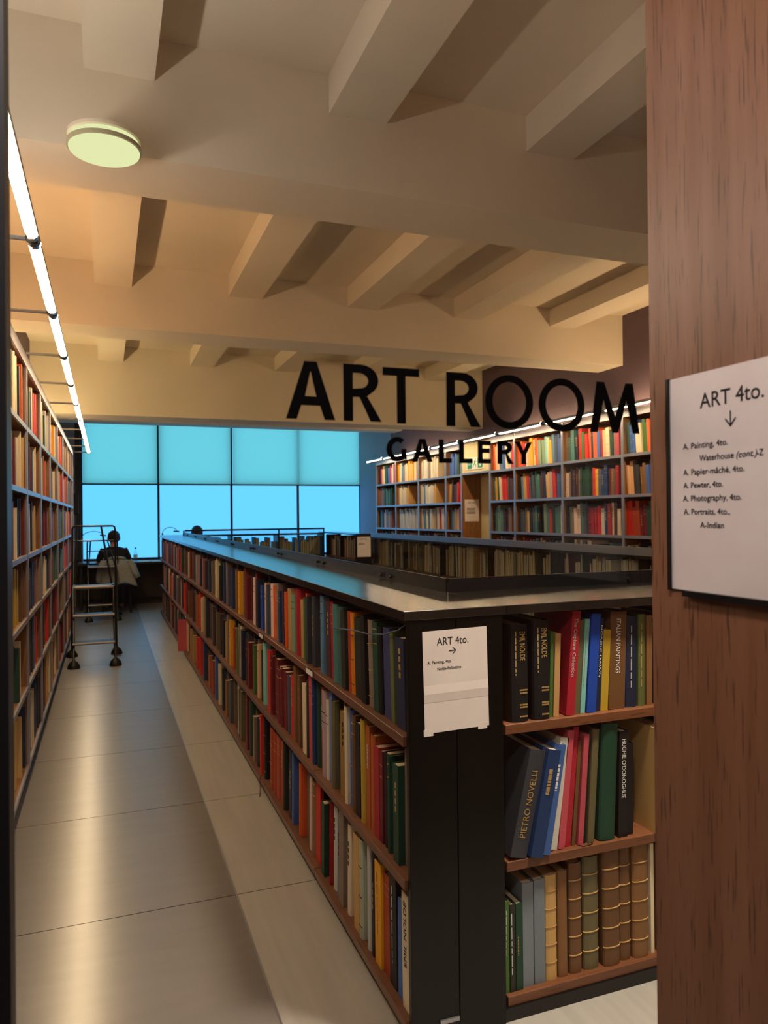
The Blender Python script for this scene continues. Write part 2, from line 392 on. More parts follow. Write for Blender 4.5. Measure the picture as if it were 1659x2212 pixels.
# ------------------------------------------------------------------ sign on the wooden jamb
sg = thing('paper_sign', 'white ART 4to. sheet with down arrow on the wooden jamb', 'sign', (XP-.002, .737, 1.432))
bx('sheet', 'paper', sg, XP-.0026, XP-.0014, .632, .842, 1.432, 1.729)
bx('backing', 'frame', sg, XP-.0014, XP, .632, .848, 1.430, 1.728)
bx('edge_strip', 'black', sg, XP-.006, XP, .842, .8475, 1.430, 1.730)
bx('holder', 'black', sg, XP-.010, XP, .55, .815, 1.424, 1.432)
SX = XP-.0030
def jline(body, ya, yb, z, size, shear=0): return text_mesh('print', body, size, 'ink', sg, (SX, ya, z), (0, -1, 0), (0, 0, 1), width=abs(ya-yb), shear=shear)
jline('ART 4to.', .785, .681, 1.6805, .029)
for body, ya, yb, z in [('A. Painting, 4to.', .817, .738, 1.6275), ('A. Papier-mâché, 4to.', .817, .712, 1.5915), ('A. Pewter, 4to.', .817, .747, 1.5735),
                        ('A. Photography, 4to.', .818, .717, 1.5555), ('A. Portraits, 4to.,', .817, .736, 1.537), ('A-Indian', .787, .746, 1.519), ('Waterhouse', .787, .7285, 1.6095), ('-Z', .6925, .683, 1.6095)]:
    jline(body, ya, yb, z, .0116)
jline('(cont.)', .7255, .6935, 1.6095, .0116, .25)
a_ = MB()
a_.box(SX-.0002, SX, .7320, .7340, 1.652, 1.671)
for s_ in (-1, 1):
    a_.add([(SX-.0002, .733+s_*y, z) for y, z in ((0, 1.650), (.0085, 1.6595), (.0085, 1.6625), (0, 1.653))], [(0, 1, 2, 3)])
a_.build('arrow', 'ink', sg)

# ------------------------------------------------------------------ wall bookcases (left and right)
ROWZ = [2.08, 1.71, 1.335, .975, .58, .13]         # shelf top surfaces, top row first
CTOP = 2.455
def wall_case(name, label, xf, xb, ys, zs_by_bay=None):
    """xf = front plane, xb = back plane; ys = upright positions"""
    t = thing(name, label, 'bookcase', ((xf+xb)/2, ys[0], 0))
    s = 1 if xb > xf else -1
    for y in ys: 
        u = bx('upright', 'case_wood', t, xf+s*.012, xb, y-.012, y+.012, .1, CTOP)
        bx('edge_strip', 'paintmetal', u, xf, xf+s*.012, y-.016, y+.016, .1, CTOP)
    for i in range(len(ys)-1):
        a, b = ys[i]+.012, ys[i+1]-.012
        for r, z in enumerate(ROWZ):
            sh = bx('shelf', 'case_wood', t, xf+s*.014, xb-s*.01, a, b, z-.022, z)
            bx('edge_strip', 'paintmetal', sh, xf+s*.002, xf+s*.014, a+.004, b-.004, z-.026, z+.001)
        tp = bx('top_panel', 'case_wood', t, xf+s*.014, xb, a, b, CTOP-.02, CTOP)
        bx('back_panel', 'case_wood', t, xb-s*.010, xb, a, b, .1, CTOP-.02)
        bx('edge_strip', 'paintmetal', tp, xf, xf+s*.014, a, b, CTOP-.035, CTOP+.03)
    bx('plinth', 'black', t, xf+s*.03, xb, ys[0], ys[-1], 0, .10)
    return t
XLF = -.421
LY = [2.805+.96*k for k in range(9)] + [11.12]
LY[-2] = 10.485
wall_case('bookcase', 'tall full-height bookcase lining the left wall along the aisle', XLF, XLF-.31, LY)
XRF = 4.45
RYn = [8.122-.02, 7.512, 6.55, 5.59, 4.63, 3.67]
RYn = sorted(RYn)
RYf = [8.885, 9.377, 10.343, 11.284, 12.2]
wall_case('bookcase', 'right wall bookcase to the right of the doorway and exit sign', XRF, XRF+.30, RYn)
wall_case('bookcase', 'right wall bookcase between the doorway and the far window', XRF, XRF+.30, RYf)
# doorway through the right-hand cases
dr = struct(bpy.data.objects.new('door_1', None)); COL.objects.link(dr); dr.location = (XR-.02, 8.49, 0); ORG['door_1'] = Vector((XR-.02, 8.49, 0))
lf = bx('leaf', 'cream', dr, XR-.03, XR-.001, 8.13, 8.87, 0, 2.08)
MB().tube([(XR-.03, 8.20, 1.0), (XR-.075, 8.20, 1.0), (XR-.075, 8.30, 1.0)], .009, 8).build('handle', 'chrome', lf)
bx('reveal', 'case_wood', dr, XRF+.005, XR, 8.855, 8.873, 0, 2.09)
bx('reveal', 'case_wood', dr, XRF+.005, XR, 8.114, 8.130, 0, 2.09)
ov = bx('over_panel', 'cream', dr, XRF+.01, XRF+.03, 8.114, 8.873, 2.09, CTOP+.02)
bx('lintel_edge', 'paintmetal', ov, XRF-.002, XRF+.03, 8.114, 8.873, 2.065, 2.09)
es = thing('exit_sign', 'green and white exit sign above the doorway in the bookcases', 'sign', (XRF+.005, 8.49, 2.13))
bx('board', 'white', es, XRF+.004, XRF+.009, 8.27, 8.72, 2.125, 2.28)
bx('green_field', 'exitgreen', es, XRF+.003, XRF+.004, 8.57, 8.705, 2.138, 2.268)
bx('green_field', 'exitgreen', es, XRF+.003, XRF+.004, 8.285, 8.415, 2.138, 2.268)
rm = MB(); gx = XRF+.003
def lineq(y0, z0, y1, z1, wd):
    d = Vector((0, y1-y0, z1-z0)).normalized(); n = Vector((0, -d.z, d.y))*wd/2
    p0, p1 = Vector((gx, y0, z0)), Vector((gx, y1, z1))
    rm.add([p0-n, p0+n, p1+n, p1-n, p0-n+Vector((.001, 0, 0)), p0+n+Vector((.001, 0, 0)), p1+n+Vector((.001, 0, 0)), p1-n+Vector((.001, 0, 0))],
           [(0, 1, 2, 3), (4, 7, 6, 5), (0, 4, 5, 1), (2, 6, 7, 3)])
lineq(8.50, 2.205, 8.485, 2.235, .026); lineq(8.50, 2.205, 8.53, 2.175, .014); lineq(8.53, 2.175, 8.55, 2.15, .012)
lineq(8.495, 2.2, 8.465, 2.18, .014); lineq(8.465, 2.18, 8.47, 2.148, .012); lineq(8.487, 2.235, 8.455, 2.215, .010); lineq(8.487, 2.235, 8.52, 2.222, .010)
rm.add([(gx, 8.478+.011*cos(a*pi/5), 2.255+.011*sin(a*pi/5)) for a in range(10)], [tuple(range(10))])
rm.build('running_figure', 'exitgreen', es)
ar = MB(); ar.box(gx-.001, gx, 8.343, 8.357, 2.17, 2.255)
ar.add([(gx-.001, y, z) for y, z in ((8.35, 2.15), (8.39, 2.195), (8.31, 2.195))], [(0, 1, 2)]); ar.build('arrow', 'white', es)
text_mesh('print', 'EXIT', .046, 'white', es, (gx-.0003, 8.69, 2.185), (0, -1, 0), (0, 0, 1), width=.10)
ds = thing('paper_sign', 'small white printed sheet on the brown side of the doorway', 'sign', (4.58, 8.853, 1.45))
bx('sheet', 'paper', ds, 4.485, 4.695, 8.852, 8.8545, 1.45, 1.745)
text_mesh('print', 'ART 4to.', .03, 'ink', ds, (4.59, 8.8515, 1.69), (1, 0, 0), (0, 0, 1), 'CENTER')
MB().box(4.589, 4.591, 8.8513, 8.8517, 1.655, 1.675).build('arrow', 'ink', ds)
strokes('print', 'ink', ds, (4.515, 8.8515, 1.62), (1, 0, 0), (0, 0, 1), .13, .009, 4, 5)

# ------------------------------------------------------------------ strip lights
def strip(x, z, ys, xf, side, g):
    n = len(ys)-1
    for i in range(n):
        a, b = ys[i]+.03, ys[i+1]-.03
        if side == 'left': lab = 'glowing strip light tube above the left bookcase, %s from the camera' % ORDW[i]
        else: lab = 'glowing strip light tube above the right bookcases, %s from the window' % ORDW[n-1-i]
        t = thing('strip_light', lab, 'lamp', (x, a, z), g)
        MB().tube([(x, a, z), (x, b, z)], .017, 10).build('tube', 'tube', t, smooth=True)
        for q, r in ((a, .019), (b, .019)):
            MB().tube([(x, q-.028, z), (x, q+.022, z)], r, 10).build('end_cap', 'chrome', t)
        sh_ = MB(); n_ = 8
        for q in (a+.01, b-.01): sh_.v += [(x+.0215*cos(pi*k/n_*1.3-.15*pi), q, z+.0215*sin(pi*k/n_*1.3-.15*pi)) for k in range(n_+1)]
        sh_.f = [(k, k+1, n_+2+k, n_+1+k) for k in range(n_)]; sh_.build('reflector', 'alu', t)
        MB().tube([(x, ys[i+1], z), (xf+(.05 if x > xf else -.05)*0, ys[i+1], z)], .008, 8).build('arm', 'alu', t)
        s = 1 if x > xf else -1
        MB().tube([(xf-s*.02, ys[i+1], z), (xf-s*.02, ys[i+1], CTOP)], .012, 8).build('bracket', 'alu', t)
        MB().tube([(x-s*.002, ys[i+1]-.012, z), (x-s*.002, ys[i+1]+.012, z)], .024, 10).build('collar', 'black', t)
ORDW = ['first', 'second', 'third', 'fourth', 'fifth', 'sixth', 'seventh', 'eighth', 'ninth', 'tenth', 'eleventh', 'twelfth', 'thirteenth', 'fourteenth', 'fifteenth', 'sixteenth', 'seventeenth', 'eighteenth', 'nineteenth']
for tn, tw in ((20, 'twent'), (30, 'thirt'), (40, 'fort'), (50, 'fift'), (60, 'sixt'), (70, 'sevent'), (80, 'eight'), (90, 'ninet')):
    ORDW += [tw+'ieth'] + [tw+'y-'+ORDW[k] for k in range(9)]
strip(-.222, 2.489, [1.80+.957*k for k in range(11)], XLF, 'left', 'strip lights above the left bookcase')
strip(4.235, 2.475, [3.67, 4.63, 5.59, 6.55, 7.51, 8.49, 9.38, 10.34, 11.28, 12.1], XRF, 'right', 'strip lights above the right bookcases')
# uplights lying on top of the bookcases (hidden behind the case fronts, they light the ceiling)
def uplight(x, y0, y1, c, L, lab):
    key = 'uptube_%d' % len(MATS); emis(key, c, L)
    t = thing('uplight', lab, 'lamp', (x, y0, CTOP), 'uplights on top of the bookcases')
    bx('trough', 'alu', t, x-.035, x+.035, y0, y1, CTOP+.001, CTOP+.012)
    MB().tube([(x, y0+.02, CTOP+.045), (x, y1-.02, CTOP+.045)], .014, 8).build('tube', key, t, smooth=True)
    for q in (y0+.012, y1-.012): bx('end_cap', 'alu', t, x-.02, x+.02, q-.012, q+.012, CTOP+.012, CTOP+.065)
PL = ['nearest', 'second', 'third', 'fourth']
for k, u in enumerate(UP): uplight(-.60, *u, 'uplight lying on top of the left bookcase, %s ceiling bay' % PL[k])
for k, u in enumerate(UPR): uplight(4.62, *u, 'uplight lying on top of the right bookcases, %s from the jamb' % PL[k])
# round disc light on the beam, and an unseen copy added over the entrance to light the near shelves
en = thing('disc_light', 'round disc light on the ceiling above the entrance, out of frame', 'lamp', (1.55, 1.30, ZC))
MB().lathe(1.55, 1.30, [(.16, ZC-.05), (.165, ZC-.03), (.165, ZC-.001)], 40).build('rim', 'alu', en)
l2 = bpy.data.lights.new('lamp_light', 'AREA'); l2.shape = 'DISK'; l2.size = .30; l2.energy = ENTR_FILL_W; l2.color = (1, .83, .64)
o2 = bpy.data.objects.new('lamp_light', l2); COL.objects.link(o2); o2.parent = en; o2.location = (0, 0, -.055); l2.spread = radians(115)
dk = thing('disc_light', 'round glowing disc light fixed to the nearest ceiling beam', 'lamp', (.006, 2.985, 2.935))
MB().lathe(.006, 2.985, [(.118, 2.927), (.127, 2.930), (.128, 2.936), (.10, 2.937)], 40).build('diffuser', 'disc', dk, smooth=True)
MB().lathe(.006, 2.985, [(.128, 2.9365), (.1345, 2.9365), (.1345, 2.952), (.128, 2.952)], 40).build('rim', mat('rimgrey', (168, 162, 134), .5), dk)
MB().lathe(.006, 2.985, [(.120, 2.952), (.124, 2.956), (.124, 2.972), (.120, 2.974)], 40).build('upper_ring', 'disc', dk, smooth=True)
MB().lathe(.006, 2.985, [(.11, 2.974), (.132, 2.976), (.132, 2.988), (.11, 2.989)], 40).build('base_ring', 'ceil', dk)
bx('mounting_plate', 'ceil', dk, -.05, .062, 2.99, 3.1065, 2.976, 2.999)

# ------------------------------------------------------------------ the low bookcases round the gallery void
XC, YC, ZT = .802, 1.984, 1.264
SH = [(.867, .897), (.449, .479), (.04, .070)]
BAY = [1.977] + [3.0+1.04*k for k in range(9)] + [12.3]
lc = thing('bookcase', 'long low black bookcase beside the aisle with wooden shelves', 'bookcase', (.96, 1.97, 0))
bx('end_panel', 'blackpost', lc, .812, .9645, 1.972, 1.992, 0, 1.236, bevel=.0015)
bx('end_panel', 'blackpost', lc, .9665, 1.121, 1.972, 1.992, 0, 1.236, bevel=.0015)
bx('foot_plate', 'alu', lc, .90, .962, 1.966, 1.972, .055, .066)
bx('plinth', 'black', lc, .83, 1.11, 1.995, 12.3, 0, .04)
for y in BAY[1:]: bx('upright', 'black', lc, .845, 1.11, y-.006, y+.006, .03, 1.236)
for i in range(len(BAY)-1):
    for z0, z1 in SH: bx('shelf', 'shelf_wood_y', lc, XC, 1.10, (BAY[i]+.003) if i else 1.994, BAY[i+1]-.003, z0, z1, bevel=.0015)
    bx('top_rail', 'black', lc, .87, .90, BAY[i] if i else 1.994, BAY[i+1], 1.20, 1.236)
for y, z, nm in [(3.0, .8825, 0), (4.04, .8825, 0), (8.2, .8825, 0), (8.2, .464, 0)]:
    h = bx('label_holder', 'chrome', lc, XC-.006, XC, y-.028, y+.085, z-.013, z+.015)
    bx('label_card', 'paper', h, XC-.0072, XC-.006, y-.020, y+.077, z-.009, z+.010)
ec = thing('bookcase', 'low black bookcase with wooden shelves facing the glass partition', 'bookcase', (2.0, 1.99, 0))
EX = [1.123, 2.17, 3.21, 3.62]
bx('plinth', 'black', ec, 1.123, 3.62, 1.977, 2.28, 0, .04)
for x in EX[1:]: bx('upright', 'black', ec, x-.006, x+.006, 2.02, 2.30, .03, 1.236)
for i in range(3):
    for z0, z1 in SH: bx('shelf', 'shelf_wood_x', ec, EX[i]+.012, EX[i+1]-.002, YC, 2.29, z0, z1, bevel=.0015)
rc = thing('bookcase', 'low black bookcase behind glass across the gallery void', 'bookcase', (3.47, 2.35, 0))
RB = [2.33] + [2.98+1.045*k for k in range(7)]
bx('plinth', 'black', rc, 3.34, 3.60, RB[0], RB[-1], 0, .04)
for y in RB: bx('upright', 'black', rc, 3.33, 3.60, y-.006, y+.006, .03, 1.236)
for i in range(len(RB)-1):
    for z0, z1 in SH: bx('shelf', 'shelf_wood_y', rc, 3.33, 3.63, RB[i]+.008, RB[i+1]-.008, z0, z1)
fc = thing('bookcase', 'low dark bookcase crossing the far end before the window', 'bookcase', (2.2, 11.95, 0))
FX = [1.135, 1.88, 2.64, 3.40]
bx('plinth', 'black', fc, 1.135, 3.40, 11.95, 12.28, 0, .04)
for x in FX: bx('upright', 'black', fc, x-.012, x+.012, 11.93, 12.28, .03, 1.236)
for i in range(3):
    for z0, z1 in SH: bx('shelf', 'shelf_wood_x', fc, FX[i]+.013, FX[i+1]-.013, 11.95, 12.29, z0, z1)
pc = thing('bookcase', 'black end of the low bookcase carrying a far white sheet', 'bookcase', (3.6, 10.3, 0))
bx('end_panel', 'blackpost', pc, 3.42, 3.74, 10.30, 10.32, 0, 1.255)
bx('plinth', 'black', pc, 3.44, 3.70, 10.32, 11.90, 0, .04)
for y in (11.1, 11.9): bx('upright', 'black', pc, 3.44, 3.70, y-.006, y+.006, .04, 1.236)
for z0, z1 in SH: bx('shelf', 'shelf_wood_y', pc, 3.43, 3.73, 10.325, 11.89, z0, z1)
# steel counter (one continuous worktop round the void)
ct = thing('steel_counter', 'dark polished steel counter top around the gallery void', 'counter', (.96, 2.1, 1.237))
bx('long_slab', 'steeltop', ct, .797, 1.135, 1.968, 12.31, 1.2365, ZT, bevel=.0015)
bx('near_slab', 'steeltop', ct, 1.1352, 3.65, 1.968, 2.385, 1.2365, ZT, bevel=.0015)
bx('right_slab', 'steeltop', ct, 3.30, 3.65, 2.3852, 9.30, 1.2365, ZT, bevel=.0015)
bx('far_slab', 'steeltop', ct, 1.1352, 3.42, 11.92, 12.31, 1.2365, ZT, bevel=.0015)
bx('end_slab', 'steeltop', ct, 3.4202, 3.75, 10.29, 12.31, 1.256, ZT+.012, bevel=.0015)
# kerb + glass on the void side
KZ = 1.313
def balustrade(label, segs, kmat, axis, c, bolts=True, strip_h=None):
    t = thing('glass_balustrade', label, 'balustrade', (c, segs[0][0], 0) if axis == 'y' else (segs[0][0], c, 0))
    for a, b in segs:
        if axis == 'y':
            bx('pane', 'glass_tint', t, c-.005, c+.005, a+.004, b-.004, .02, 1.30)
            bx('kerb', kmat, t, c-.012, c-.0055, a+.001, b-.001, ZT-.001 if strip_h is None else KZ-strip_h, KZ)
            if strip_h: bx('kerb', kmat, t, c+.0055, c+.012, a+.001, b-.001, ZT+.001, KZ)
        else:
            bx('pane', 'glass_tint', t, a+.004, b-.004, c-.005, c+.005, .02, 1.30)
            bx('kerb', kmat, t, a+.001, b-.001, c-.012, c-.0055, ZT-.001 if strip_h is None else KZ-strip_h, KZ)
        if bolts:
            for q in (b-.06, b+.06):
                if axis == 'y': MB().tube([(c-.012, q, ZT+.016), (c-.022, q, ZT+.016)], .008, 8).build('bolt', 'black', t)
                else: MB().tube([(q, c-.012, ZT+.016), (q, c-.022, ZT+.016)], .008, 8).build('bolt', 'black', t)
    return t
balustrade('dark steel kerb and glass along the long aisle side counter', [(2.396, 3.0)]+[(3.0+1.04*k, 4.04+1.04*k) for k in range(8)]+[(11.32, 11.92)], 'kerb', 'y', 1.147)
balustrade('dark steel kerb and glass along the near end counter', [(1.140, 1.98), (1.98, 3.02), (3.02, 3.29)], 'kerb', 'x', 2.397)
balustrade('glass panes with pale metal top strip across the void', list(zip(RB[:-1], RB[1:])), 'alu', 'y', 3.30, bolts=False, strip_h=.055)
fb = thing('glass_balustrade', 'thin dark rail and glass at the far end of the void', 'balustrade', (2.2, 11.9, 0))
MB().tube([(1.15, 11.90, 1.337), (3.41, 11.90, 1.337)], .014, 8).build('rail', 'frame', fb)
for x in FX: MB().tube([(x, 11.90, .02), (x, 11.90, 1.337)], .012, 8).build('post', 'frame', fb)
for i in range(3): bx('pane', 'glass_tint', fb, FX[i]+.014, FX[i+1]-.014, 11.897, 11.903, .02, 1.318)

# sign on the post, sign on the far end panel
def sheet_sign(label, x0, y, z1, lines, tilt=0):
    t = thing('paper_sign', label, 'sign', (x0+.105, y, z1-.297))
    m = MB(); m.box(x0, x0+.21, y-.0012, y, z1-.297, z1); m.build('sheet', 'paper', t)
    for body, a, b, z, s in lines: text_mesh('print', body, s, 'ink', t, (a, y-.0016, z), (1, 0, 0), (0, 0, 1), width=b-a)
    return t
ps = sheet_sign('creased white ART 4to. sheet with right arrow on the near black post', .862, 1.972, 1.203,
    [('ART 4to.', .907, 1.010, 1.160, .032), ('A. Painting, 4to.', .875, .953, 1.1075, .0125), ('Nolde-Pallottino', .906, .983, 1.087, .0125)])
a_ = MB(); a_.box(.946, .968, 1.9702, 1.9705, 1.140, 1.1425)
for s_ in (-1, 1): a_.add([(x, 1.9702, 1.14125+s_*z) for x, z in ((.9695, 0), (.9600, .0095), (.9570, .0095), (.9660, 0))], [(0, 1, 2, 3)])
a_.build('arrow', 'ink', ps)
cs_ = MB(); cs_.add([(.862, 1.9705, 1.045), (1.072, 1.9705, 1.045), (1.072, 1.9690, 1.020), (.862, 1.9690, 1.020), (1.072, 1.9705, .995), (.862, 1.9705, .995)], [(0, 1, 2, 3), (3, 2, 4, 5)])
cs_.build('crease', 'paper', ps)
for x in (.858, 1.035): bx('tape', 'paper', ps, x, x+.03, 1.9705, 1.9712, .898, .918)
ps.rotation_euler = (0, radians(-1.1), 0)
sheet_sign('far white printed sheet on the black panel before the window', 3.45, 10.30, 1.232,
    [('ART 4to.', 3.50, 3.60, 1.185, .035)])
strokes('print', 'ink', bpy.data.objects['paper_sign.003'], (3.47, 10.2984, 1.13), (1, 0, 0), (0, 0, 1), .10, .009, 8, 2)

# ------------------------------------------------------------------ books
C = {'nv': ('navy', (34, 42, 68)), 'nb': ('deep blue', (30, 58, 106)), 'in': ('indigo', (62, 66, 112)), 'rb': ('royal blue', (32, 74, 178)), 'bl': ('mid-blue', (66, 102, 172)),
     'sb': ('steel blue', (92, 130, 158)), 'pb': ('periwinkle blue', (104, 136, 208)), 'sl': ('slate grey', (76, 86, 102)), 'sp': ('purple-grey', (90, 84, 108)), 'gy': ('blue-grey', (124, 136, 146)),
     'gw': ('pale grey', (206, 204, 194)), 'cw': ('cream', (228, 212, 180)), 'pw': ('pinkish white', (228, 202, 194)), 'pe': ('peach', (232, 182, 142)), 'ta': ('tan', (190, 150, 98)),
     'ct': ('straw-coloured', (208, 168, 104)), 'tb': ('tan-brown', (138, 98, 60)), 'tp': ('taupe', (136, 116, 102)), 'to': ('olive-tan', (150, 118, 60)), 'lb': ('leather-brown', (112, 78, 48)),
     'ob': ('orange-brown', (184, 96, 42)), 'ru': ('rust', (172, 64, 34)), 'or': ('orange', (224, 96, 46)), 'am': ('amber', (220, 132, 30)), 'ye': ('yellow', (240, 172, 34)),
     'yo': ('mustard', (190, 158, 52)), 'ol': ('olive green', (98, 106, 60)), 'go': ('grey-olive', (106, 98, 68)), 'gr': ('green', (74, 112, 50)), 'dg': ('dark green', (32, 70, 52)),
     'bg': ('blackish green', (42, 46, 38)), 'dt': ('dull teal', (64, 94, 90)), 'te': ('teal', (72, 124, 120)), 'aq': ('aqua', (138, 206, 196)), 'sg': ('sage green', (132, 156, 132)),
     'ps': ('pale sage', (180, 186, 160)), 'bk': ('black', (24, 22, 24)), 'ch': ('charcoal', (58, 60, 67)), 'cr': ('crimson', (168, 34, 50)), 're': ('red', (208, 44, 40)),
     'ma': ('maroon', (112, 26, 36)), 'pl': ('plum-brown', (74, 46, 54)), 'rs': ('rose-brown', (154, 98, 90)), 'rp': ('rose-pink', (192, 82, 94)), 'mv': ('mauve', (182, 158, 166)), 'br': ('brick', (138, 62, 46))}
for k_, (nm, c_) in C.items(): mat('bk_'+k_, c_, .55, spec=.35, objrand=.07)
BOOKS = []
def rec(case, row, x, y, z, t, h, d, rot, lean, c, style='', n=0, prot=0, title=None, desc=None):
    """x,y,z: bottom of the spine centre; rot: yaw so that the spine looks along local -y; lean in radians about the depth axis"""
    BOOKS.append(dict(case=case, row=row, p=Vector((x, y, z)), t=t, h=h, d=d, rot=rot, lean=lean, c=c, style=style, n=n, title=title, desc=desc, bay=None))
    return BOOKS[-1]
# --- long case, three rows of spines facing the aisle; near to far:  colour, from, to (metres along the aisle), height in mm
ROWS = [
 'nv 2.03 2.10 272,ol 2.12 2.15 282,in 2.16 2.22 285,bk 2.23 2.26 282,dg 2.26 2.31 292,tp 2.32 2.37 290,bk 2.38 2.42 300,bg 2.43 2.50 282,am 2.52 2.56 292,ru 2.56 2.60 292,bg 2.60 2.65 290,dt 2.65 2.71 298,te 2.71 2.77 300,cr 2.77 2.81 305,pl 2.81 2.88 315,sb 2.91 2.95 318,nv 2.95 2.99,ch 3.01 3.09,ch 3.09 3.17,or 3.19 3.21,gr 3.22 3.25,ta 3.26 3.31,cr 3.31 3.38,sg 3.40 3.47,ta 3.48 3.54,or 3.57 3.61,pl 3.62 3.65,nb 3.65 3.75,tp 3.75 3.81,or 3.82 3.88,pw 3.89 3.94,sl 3.95 4.03,pe 4.05 4.09,rb 4.10 4.22,nv 4.22 4.32,ma 4.33 4.38,pw 4.38 4.44,ma 4.45 4.68,br 4.68 4.76,ta 4.76 4.79,ye 4.80 4.96,tb 4.97 5.07,nb 5.09 5.26,sp 5.27 5.45,tp 5.46 5.51,nb 5.52 5.62,cw 5.62 5.68,bk 5.69 5.83,cw 5.85 6.02,cw 6.07 6.11,tp 6.23 6.33,nb 6.34 6.52,pl 6.54 6.78,rs 6.79 6.90,nv 6.92 7.15,mv 7.28 7.45,bg 7.46 7.62,ma 7.72 8.06,cw 8.11 8.19,dg 8.52 8.95',
 'dg 2.04 2.13 300,dg 2.17 2.19 305,bk 2.19 2.24 300,ma 2.24 2.27 298,cr 2.27 2.32 300,ob 2.32 2.36 325,ob 2.36 2.40 345,yo 2.41 2.45 352,bk 2.46 2.51 330,lb 2.51 2.55 345,bl 2.55 2.60 352,cw 2.60 2.63 355,to 2.64 2.71 320,go 2.72 2.80 340,pb 2.81 2.85 362,cw 2.86 2.89 320,mv 2.89 2.94 350,ru 2.94 2.99 352,dg 3.01 3.06 360,nb 3.06 3.10 362,rp 3.10 3.15 370,bg 3.15 3.20,cw 3.20 3.26,lb 3.26 3.36,tb 3.36 3.44,re 3.45 3.52,sl 3.52 3.59,ma 3.59 3.65,ma 3.66 3.72,ma 3.72 3.79,ma 3.79 3.86,ma 3.87 3.96,re 3.96 4.03,aq 4.13 4.19,bg 4.20 4.26,pe 4.26 4.35,gr 4.36 4.46,ma 4.48 4.62,pl 4.62 4.71,nv 4.72 4.87,cw 4.87 4.94,tp 4.95 5.01,gr 5.01 5.07,ru 5.12 5.24,ye 5.25 5.37,tp 5.37 5.47,ta 5.48 5.57,bk 5.58 5.71,pl 5.71 5.85,go 5.86 6.07,pl 6.12 6.27,nv 6.49 6.71,ta 6.72 6.87,cw 6.88 7.05,re 7.05 7.15,ob 7.30 7.45,pl 7.51 7.80,lb 7.82 8.14,ma 8.25 8.42,re 8.43 8.67',
 'cw 2.02 2.07 345,bl 2.08 2.12 300,bk 2.13 2.19 345,ru 2.19 2.25 318,ye 2.25 2.31 335,bk 2.32 2.35 350,gw 2.36 2.39 352,ps 2.39 2.47 340,ct 2.47 2.53 335,cw 2.55 2.63 338,tp 2.66 2.72 360,sb 2.72 2.78 330,gw 2.78 2.83 330,cr 2.84 2.85 330,dg 2.87 2.96 300,re 3.01 3.08 365,tb 3.08 3.15 330,pw 3.15 3.21 325,or 3.28 3.36 335,bl 3.42 3.50 340,nv 3.52 3.57 335,bg 3.60 3.68 335,ru 3.69 3.76 330,ru 3.77 3.84 330,ru 3.85 3.92 330,ru 3.93 4.00 330,bk 4.06 4.16 335,re 4.17 4.25 335,bg 4.26 4.38,tp 4.38 4.48,dg 4.48 4.60,ma 4.61 4.73,go 4.74 4.93,bk 4.93 4.99,gw 5.00 5.07,sl 5.19 5.39,tb 5.39 5.56,bg 5.56 5.76,cw 5.76 5.93,bl 5.94 6.11,ru 6.13 6.32,ob 6.33 6.56,nb 6.59 6.87,re 6.88 7.15,re 7.19 7.43,ta 7.44 7.74,ta 7.75 8.08,pe 8.25 8.41']
RECESS = ['nv', 'bk', 'ch', 'pl', 'bg', 'dg', 'tp', 'lb', 'ma', 'sl', 'tb', 'nb']
def blocked(a, b):                                   # uprights of the long case
    return any(a < y+.008 and b > y-.008 for y in BAY[1:])
ROT_L = -pi/2
RH = [(.25, .325), (.275, .36), (.26, .35)]
LEAN1 = [(2.0, 2.9, -.105), (6.0, 6.3, -.09)]
